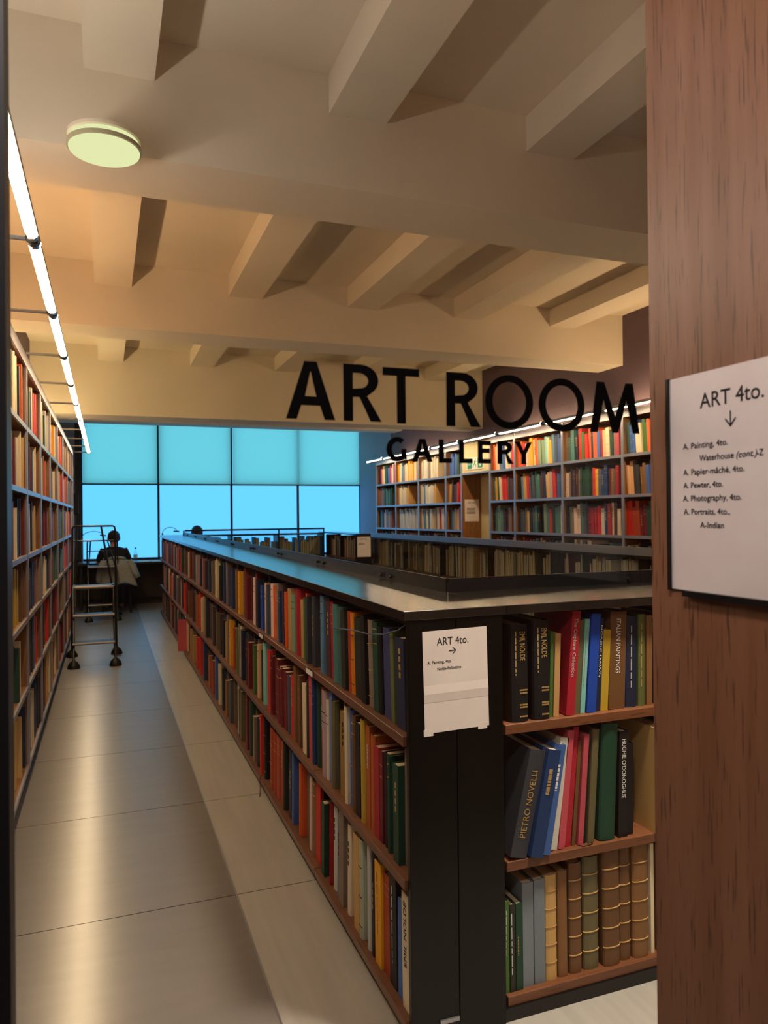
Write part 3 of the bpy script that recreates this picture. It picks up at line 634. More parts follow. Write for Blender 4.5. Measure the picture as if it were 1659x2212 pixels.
for r, txt in enumerate(ROWS):
    zz = SH[r][1]; n = 0; last = 2.0; rnd = random.Random(11+r)
    items = []
    for e in txt.split(','):
        q = e.split(); items.append((q[0], float(q[1]), float(q[2]), float(q[3])/1000 if len(q) > 3 else 0))
    seq = []
    for c, a, b, h in items:
        a = max(a, last+.001)
        if b-a > .075:                            # the visible width is a spine plus the side of a book that stands proud
            t = min(.055, (b-a)*.5); fill = a
            while fill < b-t-.015:
                w_ = min(rnd.uniform(.018, .04), b-t-fill)
                if w_ < .01: break
                seq.append((rnd.choice(RECESS), fill, fill+w_, 0, rnd.uniform(.020, .034))); fill += w_+.001
            seq.append((c, b-t, b, h, rnd.uniform(-.004, .004)))
        else: seq.append((c, a, b, h, rnd.uniform(-.002, .010)))
        last = b
    pal = ['nv', 'bk', 'dg', 'ma', 'tp', 'cw', 'nb', 'ru', 'lb', 'ta', 'ch', 're', 'sl', 'bg', 'pl', 'gw', 'or', 'rs']
    y = last
    if r == 2:
        for c_, h_, dx_, t_ in (('rp', .345, -.092, .034), ('tp', .30, .0, .03), ('ta', .33, -.05, .036), ('dg', .29, .01, .03)): seq.append((c_, y, y+t_, h_, dx_)); y += t_+.002
    while y < 12.2:
        t = rnd.uniform(.016, .05); seq.append((rnd.choice(pal), y, y+t, 0, rnd.choice((0, .004, .012, .022)))); y += t+.0015
        if rnd.random() < .04: y += .04
    for c, a, b, h, dx in seq:
        for yb in BAY[1:]:
            if a < yb+.008 and b > yb-.008:
                if yb-a > b-yb: b = yb-.008
                else: a = yb+.008
        if b-a < .007: continue
        n += 1; t = b-a-.0015
        hh = h or rnd.uniform(*RH[r]); hh = min(hh, .345 if r == 0 else .375)
        ln = 0
        if r == 0:
            ln = -.045 if a < 2.9 else rnd.uniform(-.03, .01)
        elif r == 2 and 2.5 < a < 4.0: ln = .04
        else: ln = rnd.uniform(-.012, .012)
        st = 'round' if rnd.random() < .55 else 'flat'
        rec('long', r, .822+dx, (a+b)/2, zz, t, hh, rnd.uniform(.20, .235), ROT_L, ln, c, 'flat' if (r == 2 and n < 6) else st, n, title={(2, 1): 'EMIL NOLDE~I', (2, 3): '*~w', (2, 5): '*~I', (1, 9): '*~s'}.get((r, n)))
# --- near end case: left to right
def end_row(r, txt, ydef=2.006):
    n = 0
    for e in txt.split(';'):
        q = [s.strip() for s in e.split('|')]; f = q[0].split(); n += 1
        a, b, h = float(f[1]), float(f[2]), float(f[3])/1000
        ln = radians(float(f[4])) if len(f) > 4 else 0; yy = float(f[5]) if len(f) > 5 else ydef
        rec('end', r, (a+b)/2, yy, SH[r][1], b-a-.001, h, .225, 0, ln, f[0], q[1] if len(q) > 1 else 'flat', n, title=q[2] if len(q) > 2 else None, desc=q[3] if len(q) > 3 else None)
end_row(0, 'ye 1.128 1.139 262 0 2.02|flat||thin bright yellow book beside the black post on the top end shelf;'
 'bk 1.162 1.228 302 0 1.993|round|EMIL NOLDE~g|thick black gold-lettered book, nearer the post of two matching on end shelf;'
 'bk 1.241 1.303 310 0 1.990|round|EMIL NOLDE~g|thick black gold-lettered book, second from post of two matching on end shelf;'
 'gr 1.305 1.318 268 2;ta 1.3205 1.342 262 2.5;cr 1.362 1.394 332 5.2 1.998|flat|The Clephane Collection~s|tall red book with white lettering leaning on the top end shelf;'
 'go 1.3965 1.419 300 4.6;aq 1.4215 1.440 302 4.6|flat|*~g|;rb 1.4425 1.478 318 4.4 2.0|flat||bright royal blue book leaning on the top end shelf;'
 'nv 1.4805 1.497 302 4.2|flat|NORDIC DAWN~w|thin navy book with white capitals beside the bright blue book;'
 'yo 1.4995 1.529 262 3.6;lb 1.532 1.596 318 2.4|flat|ITALIAN PAINTINGS~w|thick brown illustrated book with white capitals on the top end shelf;'
 'nv 1.602 1.650 300 1.2|round|*~s|;ol 1.653 1.682 305 1|round|*~g|;tb 1.686 1.709 300 .6;'
 'nv 1.722 1.76 290;lb 1.762 1.80 300;dg 1.802 1.83 305;cw 1.84 1.87 280;ma 1.872 1.92 310;tp 1.925 1.97 300;bk 1.975 2.02 290;rs 2.025 2.06 300;nb 2.065 2.11 285;tb 2.115 2.15 300')
end_row(1, 'ch 1.146 1.205 330 13.5 1.985|flat|PIETRO NOVELLI~G|large charcoal book with gold capitals leaning beside the black post;'
 'nb 1.2085 1.254 330 12.2 1.968|flat|*~g|large blue book leaning next to the charcoal one, gold script spine;bl 1.258 1.286 340 10.8 1.978|flat|*~w|slimmer blue book leaning with white lettering on the middle end shelf;'
 'gw 1.292 1.324 352 8.2 1.998;rp 1.328 1.353 372 6.4 1.998;cr 1.3575 1.3795 378 5.8;lb 1.383 1.398 330 5.2;rp 1.4015 1.422 352 4.8 1.998;bk 1.4265 1.437 330 4;go 1.4405 1.468 362 4.2 2.0|round|;'
 'dg 1.482 1.548 375 3 1.994|round||thick dark green book standing on the middle end shelf;bk 1.558 1.596 345 1.6 1.998|flat|HUGHIE O\'DONOGHUE~w|black book with picture panel and white capitals on middle end shelf;'
 'bk 1.599 1.624 300 1;ct 1.690 1.722 350 0 1.965|flat||straw-coloured book standing proud at the right of the middle shelf;'
 'lb 1.76 1.80 330;dg 1.803 1.85 340;nb 1.855 1.90 330;ma 1.905 1.95 345;tp 1.955 2.0 330;bk 2.005 2.05 340;ru 2.055 2.10 335;sl 2.105 2.15 330')
end_row(2, 'gr 1.135 1.150 282 0 2.0|flat|*~w|;bg 1.1515 1.1715 268 0 2.0|flat|*~w|;dg 1.1725 1.1985 268 0 2.0|flat|*~g|;gy 1.200 1.240 322;gy 1.242 1.282 325;ct 1.284 1.329 330|bands||;'
 'tb 1.3305 1.368 335|round||;lb 1.374 1.423 352|bands||;go 1.428 1.489 362|bands||;lb 1.4985 1.566 372 0 1.996|bands||;lb 1.5685 1.614 368|bands||;tb 1.618 1.682 372 0 1.998|bands||;cw 1.692 1.7065 365;'
 'lb 1.72 1.77 360|round||;tb 1.775 1.83 365|round||;go 1.835 1.89 360|round||;lb 1.9 1.95 350;tp 1.955 2.0 350;bk 2.005 2.05 340;cw 2.055 2.09 345;dg 2.095 2.15 350')
# --- right wall: far to near (left to right in view), explicit colours for the rows in sight
RSEQ = {'A': ['nv cr pe cw dg dg bl re pw re', 'rs tb tp dg te te dg', 'dg sb nb pw sb ta rs'], 'B': ['ye cw sb pe cw ye ct ye cw', 'ct cw cw cw ct -', 'tp gw gw gw gw gw gw gw gw'],
 'C': ['gw cw gw tp cw gw cw', 'gw sb gw cw gw ct -', 'gw sb cw sb gw ct tp cw re gw'], 'D': ['bl bl bl dg', 'ct pl ch re', 'bg sb ta cw rs sb'],
 'E': ['or pe sb bl cw gw re', 'sl yo dg cw re re tb pl pl', 'bk te sg te pl pl tp tb lb'], 'F': ['or or re cw pe ye cw or sg sg aq cw ye sb sl bl', 'bk sb ct re sl sl te te pl nv ct mv re bl nv', 'ch sl sl tp ct bg sl te bk bk sg te re bg te te cw'],
 'G': ['tb dt te bk re gr re or ch or bl cr pe cw dg rs rp', 'pw tp nv pl pl tp dg dg dg dg dg re ye sl nb nb ma tb lb cr', 'nv sg tp pw pw te sl ch ma cr cr re gw nb cr cw pl cw sb'],
 'H': ['dt bl cw gr or ye or pe tb ma nb cw', 'pe ch tb bl rp mv pl re ta dg', 're ru ma dg tp pe cw nb tb']}
RBAY = {'A': (12.2, 11.284, 'fourth bay left of doorway'), 'B': (11.284, 10.343, 'third bay left of doorway'), 'C': (10.343, 9.377, 'second bay left of doorway'), 'D': (9.377, 8.885, 'narrow bay left of doorway'),
        'E': (8.102, 7.512, 'narrow bay right of doorway'), 'F': (7.512, 6.55, 'second bay right of doorway'), 'G': (6.55, 5.59, 'third bay right of doorway'), 'H': (5.59, 4.63, 'fourth bay right of doorway'), 'I': (4.63, 3.67, 'fifth bay right of doorway')}
rnd = random.Random(5)
PALR = ['nv', 'cw', 'gw', 'dg', 'ma', 'tp', 'ta', 'sb', 're', 'pl', 'lb', 'ch', 'te', 'nb', 'ru', 'ct', 'bk', 'sl']
for key, (ya, yb, nm) in RBAY.items():
    for r in range(6):
        y = ya-.018; end = yb+.018; n = 0
        s = RSEQ.get(key, [])[r].split() if (r < 3 and key in RSEQ) else [rnd.choice(PALR) for _ in range(30)]
        gap = '-' in s; s = [c for c in s if c != '-']
        avg = (y-end)*(.78 if gap else .95)/len(s) if (r < 3 and key in RSEQ) else .032
        ln = rnd.choice((0, 0, .07, -.06, .03))
        cap = (CTOP-.03-ROWZ[0]) if r == 0 else (ROWZ[r-1]-.035-ROWZ[r])
        lp = None
        for c in s:
            t = max(.016, min(.09, avg*rnd.uniform(.8, 1.2)))
            k = 2 if t > .062 else 1
            for _ in range(k):
                tt = t/k
                if y-tt < end+abs(ln)*.12: break
                n += 1; h = min(cap-.01, rnd.uniform(.72, .93)*cap)
                b_ = rec('right', r, XRF+.035+rnd.choice((0, 0, .006, .014)), y-tt/2, ROWZ[r], tt-.0012, h, .21, -pi/2, -ln if y-tt > end+.12 else 0, c, rnd.choice(('flat', 'round')), n)
                b_['bay'] = nm; y -= tt
# --- left wall: near to far
LSEQ = {1: ['nv nv bk cw cw bk or or', 'bk pl tp ma cw cw ct', 'ma sb ma cw bk nv ma', 'pl or bk yo yo lb lb', 'bk dg dg cw - -', 'nv nv ct ct nv'],
        2: ['ch bk ol cw nb cw re re -', 'bk pl ma ch cw cw -', 'bk nv cw bk ct ta -', 'sb pl nb nb rs tp', 'bk pl ch bg bl pe re -', 'ma ma cw cw nb nv ch nv'],
        3: ['sb cw pe dg gw gw', 'cw cw tb or or -', 'dg dg ma ma tp', 'ta bk cw cw nb nb', 'pl bk lb re nv', 're nv ob ct ct cw'],
        4: ['pe pe ye or ye gw gw', 'lb lb ch cw tp', 'sb bl rs tb', 'lb lb lb lb ch te', 'nv nv ma cr', 'or ta ob cw nv'],
        5: ['ma re rs pe or re', 'gw cw ct re re', 'tb sl sb te', 'te ct nv sb', 'ma lb tp', 'ru ma']}
for i in range(len(LY)-1):
    for r in range(6):
        rnd = random.Random(100+i*7+r)
        y = LY[i]+.018; end = LY[i+1]-.018; n = 0
        s = LSEQ[i][r].split() if i in LSEQ else [rnd.choice(PALR+['or', 're', 'ye', 'pe', 'rs']) for _ in range(30)]
        gap = '-' in s; s = [c for c in s if c != '-']
        cap = (CTOP-.03-ROWZ[0]) if r == 0 else (ROWZ[r-1]-.035-ROWZ[r])
        slot = (end-y)*(.8 if gap else .99)/len(s) if i in LSEQ else .034
        for c in s:
            # each listed book stands proud at the far side of its slot, duller ones recessed before it
            y1 = min(y+slot, end)
            if y1-y < .012: break
            t = min(.042, (y1-y)*.9); q = y
            while q < y1-t-.012:
                tt = min(rnd.uniform(.018, .036), y1-t-q)
                if tt < .01: break
                n += 1
                b_ = rec('left', r, XLF-.030-rnd.uniform(.012, .03), q+tt/2, ROWZ[r], tt-.0012, rnd.uniform(.68, .88)*cap, .20, pi/2, 0, rnd.choice(RECESS), 'flat', n); b_['bay'] = i; q += tt
            n += 1
            b_ = rec('left', r, XLF-.022+rnd.uniform(-.004, .012), y1-t/2, ROWZ[r], t-.0012, rnd.uniform(.76, .95)*cap, .22, pi/2, rnd.uniform(-.01, .01), c, rnd.choice(('flat', 'round')), n); b_['bay'] = i
            y = y1
# --- across the void: fore-edges face the glass; far cross case
rnd = random.Random(21)
for i in range(len(RB)-1):
    for r in range(3):
        y = RB[i]+.012
        while y < RB[i+1]-.05:
            if rnd.random() < .10: y += rnd.uniform(.03, .12)
            t = rnd.uniform(.015, .045)
            if y+t > RB[i+1]-.02: break
            rec('void', r, 3.615, y+t/2, SH[r][1], t-.001, rnd.uniform(.27, .345), .235, pi/2, rnd.choice((0, 0, 0, .05, -.05)), rnd.choice(('cw', 'ta', 'gw', 'ct', 'pw', 'tp', 'nv', 'ma', 'dg')), 'flat'); y += t
for i in range(3):
    for r in range(2):
        x = FX[i]+.02
        while x < FX[i+1]-.06:
            t = rnd.uniform(.015, .04)
            rec('far', r, x+t/2, 12.25, SH[r][1], t-.001, rnd.uniform(.22, .33), .22, pi, 0, rnd.choice(PALR), 'flat'); x += t
            if rnd.random() < .05: x += .05
for r in range(2):
    y = 10.36
    while y < 11.8:
        t = rnd.uniform(.018, .045); rec('far', r, 3.71, y+t/2, SH[r][1], t-.001, rnd.uniform(.25, .34), .22, pi/2, 0, rnd.choice(PALR), 'flat'); y += t+.001
# --- keep the 300 that show largest as things of their own
def project(p):
    v = p-CAMP; d = v.dot(vD)
    if d < .1: return None
    x = F*v.dot(vR)/d; y = -F*v.dot(vU)/d
    return 829.5+x*cos(ROL)+y*sin(ROL), 1106-x*sin(ROL)+y*cos(ROL)
def shown(b):
    if b['case'] in ('void', 'far'): return 0
    if b['case'] == 'right' and b['row'] > 2: return 0
    q = [project(b['p']+Vector((0, 0, z)) + (Matrix.Rotation(b['rot'], 3, 'Z') @ Vector((sx*b['t']/2, 0, 0)))) for sx in (-1, 1) for z in (0, b['h'])]
    if any(v is None for v in q): return 0
    cx = sum(v[0] for v in q)/4; cy = sum(v[1] for v in q)/4
    lo = 28 if b['case'] == 'left' else 30
    if not (lo < cx < (1400 if b['case'] != 'end' else 1420)) or not (0 < cy < 2205): return 0
    a = abs(q[2][0]-q[0][0])*abs(q[1][1]-q[0][1])
    if b['case'] in ('long', 'left') and abs(b['p'].x - (.822 if b['case'] == 'long' else XLF-.022)) > .016: a *= .45
    return a
for b in BOOKS: b['a'] = shown(b)
BOOKS.sort(key=lambda b: -b['a'])
SOLO, REST = BOOKS[:300], BOOKS[300:]
def cover_geo(t, h, d, style, cheap=False):
    c = min(.0028, t*.22)
    if style == 'flat' or cheap:
        O = [(-t/2, d), (-t/2, .001), (-t/2+.001, 0), (t/2-.001, 0), (t/2, .001), (t/2, d)] if not cheap else [(-t/2, d), (-t/2, 0), (t/2, 0), (t/2, d)]
        I = [(-t/2+c, d), (-t/2+c, c), (-t/2+c, c), (t/2-c, c), (t/2-c, c), (t/2-c, d)] if not cheap else [(-t/2+c, d), (-t/2+c, c), (t/2-c, c), (t/2-c, d)]
    else:
        bulge = min(.012, t*.22); O = [(-t/2, d), (-t/2, bulge+.006), (-t/2+.0008, bulge+.003)]; I = [(-t/2+c, d), (-t/2+c, bulge+.006), (-t/2+c, bulge+.004)]
        for k in range(7):
            a = pi-pi*k/6
            O.append((cos(a)*(t/2), bulge-sin(a)*bulge)); I.append((cos(a)*(t/2-c), bulge+c-sin(a)*bulge*.8))
        O += [(t/2-.0008, bulge+.003), (t/2, bulge+.006), (t/2, d)]; I += [(t/2-c, bulge+.004), (t/2-c, bulge+.006), (t/2-c, d)]
    n = len(O); vs = [(x, y, 0) for x, y in O]+[(x, y, 0) for x, y in I]+[(x, y, h) for x, y in O]+[(x, y, h) for x, y in I]; fs = []
    for i in range(n-1):
        fs += [(i, i+1, 2*n+i+1, 2*n+i), (n+i+1, n+i, 3*n+i, 3*n+i+1), (2*n+i, 2*n+i+1, 3*n+i+1, 3*n+i), (i+1, i, n+i, n+i+1)]
    fs += [(0, 2*n, 3*n, n), (n-1, 2*n-1, 4*n-1, 3*n-1)]
    return vs, fs
def page_geo(t, h, d, style):
    c = min(.0030, t*.25); f = .004 if style == 'flat' else min(.012, t*.22)+.004
    g = MB().box(-t/2+c, t/2-c, f, d-.005, .003, h-.004); return g.v, g.f
def mesh_obj(name, vs, fs, m, parent, smooth=False):
    me = bpy.data.meshes.new(name); me.from_pydata(vs, [], fs); me.materials.append(MATS[m])
    if smooth: me.shade_smooth() if hasattr(me, 'shade_smooth') else None
    o = bpy.data.objects.new(name, me); COL.objects.link(o); o.parent = parent; return o
ROWN = {'long': ['top', 'middle', 'bottom'], 'end': ['top', 'middle', 'bottom'], 'right': ['top', 'second', 'third', 'fourth', 'fifth', 'lowest'], 'left': ['top', 'second', 'third', 'fourth', 'fifth', 'lowest']}
LBAY = {0: 'nearest', 1: 'first visible', 2: 'second visible', 3: 'third visible', 4: 'fourth visible', 5: 'fifth visible', 6: 'sixth visible', 7: 'seventh visible', 8: 'last'}
GRP = {'long': 'books on the long low bookcase', 'end': 'books on the near end shelves', 'right': 'books on the right wall bookcases', 'left': 'books on the left wall bookcase'}
def blabel(b):
    if b['desc']: return b['desc']
    cn = C[b['c']][0]; o = ORDW[b['n']-1]; rn = ROWN[b['case']][b['row']]
    k = 'thin ' if b['t'] < .02 else 'thick ' if b['t'] > .055 else ''
    if b['case'] == 'long': return '%s%s book, %s from the black post, %s aisle-side shelf' % (k, cn, o, rn)
    if b['case'] == 'end': return '%s%s book, %s from left on the %s end shelf facing the glass' % (k, cn, o, rn)
    if b['case'] == 'right': return '%s%s book, %s from left, %s row, %s' % (k, cn, o, rn, b['bay'])
    return '%s%s book, %s along the %s row, %s bay of left bookcase' % (k, cn, o, rn, LBAY[b['bay']])
TCOL = {'I': 'ink', 'g': 'gold', 'G': 'gold', 's': 'silver', 'w': 'white'}
dark = {'nv', 'nb', 'in', 'bk', 'dg', 'bg', 'ma', 'pl', 'ch', 'cr', 're', 'lb', 'ru', 'br', 'sl', 'ol', 'te', 'rb', 'bl', 'tp', 'dt', 'go', 'sp', 'tb', 'ob', 'or'}
rnd = random.Random(3)
for b in SOLO:
    e = thing('book', blabel(b), 'book', b['p'], GRP[b['case']])
    e.rotation_euler = (0, 0, 0)
    t, h, d, st = b['t'], b['h'], b['d'], b['style']; geo = 'round' if st == 'bands' else st
    lean = b['lean']; M = Matrix.Rotation(b['rot'], 4, 'Z') @ Matrix.Rotation(lean, 4, 'Y')
    lift = abs(sin(lean))*t/2
    e.matrix_world = Matrix.Translation(b['p']+Vector((0, 0, lift))) @ M
    vs, fs = cover_geo(t, h, d, 'flat' if geo != 'round' else 'round')
    cv = mesh_obj('cover', vs, fs, 'bk_'+b['c'], e)
    vs, fs = page_geo(t, h, d, 'flat' if geo != 'round' else 'round'); mesh_obj('page_block', vs, fs, 'pages', e)
    ORG[e.name] = Vector()
    ink = 'gold' if b['c'] in dark else 'ink'
    if st == 'bands':
        for k in range(5):
            z = h*(.16+.17*k); pr = [(x*1.012, y-.0016) for x, y in arc(0, min(.012, t*.22), t/2, min(.012, t*.22), 180, 360, 8)]
            q = [(x, y, z) for x, y in pr]+[(x, y, z+.003) for x, y in pr]; m_ = len(pr)
            q += [(x*.97, y+.003, z) for x, y in pr]+[(x*.97, y+.003, z+.003) for x, y in pr]
            ff = []
            for i in range(m_-1): ff += [(i, i+1, m_+i+1, m_+i), (2*m_+i, i, m_+i, 3*m_+i)[:0] or (m_+i, m_+i+1, 3*m_+i+1, 3*m_+i), (i+1, i, 2*m_+i, 2*m_+i+1)]
            mesh_obj('raised_band', q, ff, 'bk_'+('ct' if b['c'] != 'ct' else 'ta'), e)
    if b['title']:
        body, ck = b['title'].split('~'); y_ = -.0007
        if body == '*':
            hh = min(.014, t*.45); ws = h*rnd.choice((.5, .62, .7))
            if b['row'] == 1: ws = h*.24; hh = t*.4
            if b['c'] == 'dg': ws = h*.22; hh = t*.5
            strokes('title', TCOL[ck], e, (-hh/2, y_, h*(.9 if b['row'] != 1 else .82) if b['c'] != 'dg' else h*.62), (0, 0, -1), (1, 0, 0), ws, hh*(.28 if b['row'] != 1 else .7), b['n'])
        else:
            up = ck in 'GI'; ws = h*(.62 if len(body) > 9 else .30); sz = min(t*.62, ws/len(body)*2.0)
            nol = body == 'EMIL NOLDE' and not up
            if nol: sz *= .72
            if up: text_mesh('title', body, sz, TCOL[ck], e, (sz*.35, y_, h*(.18 if ck == 'G' else .36)), (0, 0, 1), (-1, 0, 0), width=ws*(1 if ck == 'G' else .9))
            else: text_mesh('title', body, sz, TCOL[ck], e, (-sz*.35+(t*.12 if nol else 0), y_, h*.93), (0, 0, -1), (1, 0, 0), width=ws*(.48 if nol else .9))
            if nol:
                strokes('title', 'gold', e, (-t*.28, y_, h*.93), (0, 0, -1), (1, 0, 0), h*.45, .004, 3)
                for zz in (.32, .29, .17, .145, .05): strokes('title', 'gold', e, (-t*.05, y_, h*zz), (1, 0, 0), (0, 0, 1), t*.42, .005, 5)
    elif b['case'] in ('long', 'right') and st != 'bands' and t > .014 and rnd.random() < .5:
        yb = -.0006; z0 = h*rnd.uniform(.62, .84); hh = rnd.uniform(.02, .05); kind = rnd.random(); wd = t*(.40 if geo == 'round' else .46)
        g = MB()
        if kind < .5:
            g.box(-wd*.9, wd*.9, yb, .004, z0, z0+.0025); g.box(-wd*.9, wd*.9, yb, .004, z0+hh, z0+hh+.0025)
        elif kind < .8:
            for q in range(4): g.box(-wd*.22, wd*.22, yb, .004, z0-q*.024, z0-q*.024+.017)
        else:
            for q in range(3): g.box(-wd*.9, wd*.9, yb, .004, h*(.12+.3*q), h*(.12+.3*q)+.002)
        mesh_obj('tooling', g.v, g.f, ink, e)
# everything smaller: one mesh, coloured per book
VV, FF, CC = [], [], []
pgc = lin((214, 194, 160))
for b in REST:
    lean = b['lean']; M = Matrix.Translation(b['p']+Vector((0, 0, abs(sin(lean))*b['t']/2))) @ Matrix.Rotation(b['rot'], 4, 'Z') @ Matrix.Rotation(lean, 4, 'Y')
    k = random.uniform(.88, 1.12); c = tuple(min(1, v*k) for v in lin(C[b['c']][1]))
    for (vs, fs), cc in ((cover_geo(b['t'], b['h'], b['d'], 'flat', True), c), (page_geo(b['t'], b['h'], b['d'], 'flat'), pgc)):
        o = len(VV); VV += [tuple(M @ Vector(v)) for v in vs]; FF += [tuple(i+o for i in f) for f in fs]; CC += [cc]*len(fs)
me = bpy.data.meshes.new('distant_books'); me.from_pydata(VV, [], FF)
at = me.attributes.new('book_colour', 'FLOAT_COLOR', 'FACE')
at.data.foreach_set('color', [v for c in CC for v in (*c, 1)])
mb_ = bpy.data.materials.new('distant_books'); mb_.use_nodes = True
an = mb_.node_tree.nodes.new('ShaderNodeAttribute'); an.attribute_name = 'book_colour'
mb_.node_tree.links.new(an.outputs['Color'], mb_.node_tree.nodes['Principled BSDF'].inputs['Base Color']); mb_.node_tree.nodes['Principled BSDF'].inputs['Roughness'].default_value = .6
me.materials.append(mb_)
so = bpy.data.objects.new('distant_books', me); COL.objects.link(so); so['kind'] = 'stuff'
tag(so, 'the many smaller books filling the farther shelves of all bookcases', 'books')

# ------------------------------------------------------------------ rolling library steps
mat('stepmetal', (36, 34, 34), .3, metal=.5); mat('rubber', (10, 10, 10), .5); mat('tread', (62, 57, 55), .4); mat('nosing', (126, 118, 116), .42, metal=.7)
def steps(label, x, y, rail):
    t = thing('library_steps', label, 'ladder', (x, y, 0), 'rolling library steps')
    X0, X1 = x, x+.42
    yb = y+.70
    MB().tube([(X0-.045, yb, .06), (X0-.03, yb, rail-.03), (X0-.02, yb, rail-.008), (X0, yb, rail), (X1-.03, yb, rail), (X1-.01, yb, rail-.008), (X1-.003, yb, rail-.03), (X1+.005, yb, .06)], .011, 10).build('rear_frame', 'stepmetal', t, smooth=True)
    MB().tube([(X0-.035, yb, rail-.165), (X1-.008, yb, rail-.165)], .008, 8).build('guard_rail', 'stepmetal', t)
    for xa, xb in ((X0, X0-.02), (X1-.015, X1-.03)):
        MB().tube([(xa, y, .06), (xb, y+.47, .80), (xb, yb, .80)], .013, 10).build('side_rail', 'stepmetal', t)
    MB().tube([(X1-.15, yb, rail-.005), (X1-.045, y+.52, .82)], .011, 8).build('brace', 'stepmetal', t)
    MB().tube([(X0+.02, yb, rail-.005), (X0-.005, y+.52, .82)], .011, 8).build('brace', 'stepmetal', t)
    for z, ya, yz in ((.25, y+.06, y+.20), (.52, y+.225, y+.375)):
        s = bx('step', 'tread', t, X0-.012, X1-.02, ya, yz, z-.028, z, bevel=.003)
        MB().tube([(X0-.012, ya, z-.014), (X1-.02, ya, z-.014)], .014, 8).build('nosing', 'nosing', s)
    s = bx('platform', 'tread', t, X0-.02, X1-.025, y+.46, yb-.012, .77, .80, bevel=.003)
    MB().tube([(X0-.02, y+.455, .786), (X1-.025, y+.455, .786)], .017, 8).build('nosing', 'nosing', s)
    for cx, cy in ((X0, y), (X1-.015, y), (X0-.045, yb), (X1+.005, yb)):
        MB().lathe(cx, cy, [(.062, 0), (.062, .012), (.056, .035), (.040, .062), (.016, .078), (.012, .095)], 16).build('caster_cup', 'rubber', t, smooth=True)
    return t
steps('black rolling library steps with guard rail in the aisle', -.322, 8.25, 1.455)
steps('second dark rolling steps behind, near the window desk', -.25, 11.86, 1.19)

# ------------------------------------------------------------------ window desk, chairs, readers
woodmat('desk_wood', (150, 112, 78), (170, 130, 94), (110, 76, 50), (2.5, 40, 40), .4)
mat('skin', (196, 150, 128), .55); mat('hair', (40, 28, 22), .6, c2=(56, 40, 30), scale=(60, 60, 10)); mat('shirt', (22, 20, 24), .8); mat('trousers', (34, 36, 46), .8)
mat('jacket', (186, 188, 182), .9, c2=(160, 162, 156), scale=(60, 60, 60), bump=.3); mat('chairblk', (26, 22, 20), .5)
dk_ = thing('desk', 'long wooden reading desk running below the far window', 'desk', (2.1, 13.6, 0))
bx('desk_top', 'desk_wood', dk_, -.45, 4.70, 13.28, YW-.05, .755, .79, bevel=.004)
bx('front_edge', 'frame', dk_, -.45, 4.70, 13.275, 13.28, .752, .79)
for x in (-.40, 1.25, 2.95, 4.6): bx('leg', 'frame', dk_, x-.02, x+.02, 13.36, YW-.1, 0, .755)
bx('modesty_panel', 'darkwall', dk_, -.4, 4.6, YW-.10, YW-.08, .12, .755)
def chair(label, x, y):
    t = thing('chair', label, 'chair', (x, y, 0), 'chairs at the window desk')
    for dx, dy in ((-.2, -.2), (.2, -.2), (-.2, .2), (.2, .2)):
        MB().tube([(x+dx*1.08, y+dy*1.08, 0), (x+dx*.95, y+dy*.95, .44)], .017, 8).build('leg', 'chairblk', t)
    bx('seat', 'chairblk', t, x-.225, x+.225, y-.22, y+.22, .44, .475, bevel=.008)
    g = MB(); n = 8
    for k in range(n+1):
        a = -1+2*k/n; yy = y-.225-.04*(1-a*a)
        for z in (.50, .84): g.v += [(x+.215*a, yy-(z-.5)*.12, z), (x+.215*a, yy-.018-(z-.5)*.12, z)]
    for k in range(n):
        o = k*4; p = o+4
        g.f += [(o, p, p+2, o+2), (o+1, o+3, p+3, p+1), (o+2, p+2, p+3, o+3), (o, o+1, p+1, p)]
    g.f += [(0, 2, 3, 1), (n*4, n*4+1, n*4+3, n*4+2)]
    g.build('backrest', 'chairblk', t, smooth=False)
    for dx in (-.19, .19): MB().tube([(x+dx, y-.205, .45), (x+dx, y-.232, .60)], .013, 8).build('back_post', 'chairblk', t)
    return t
chair('dark chair at the window desk with a grey jacket over its back', .155, 12.93)
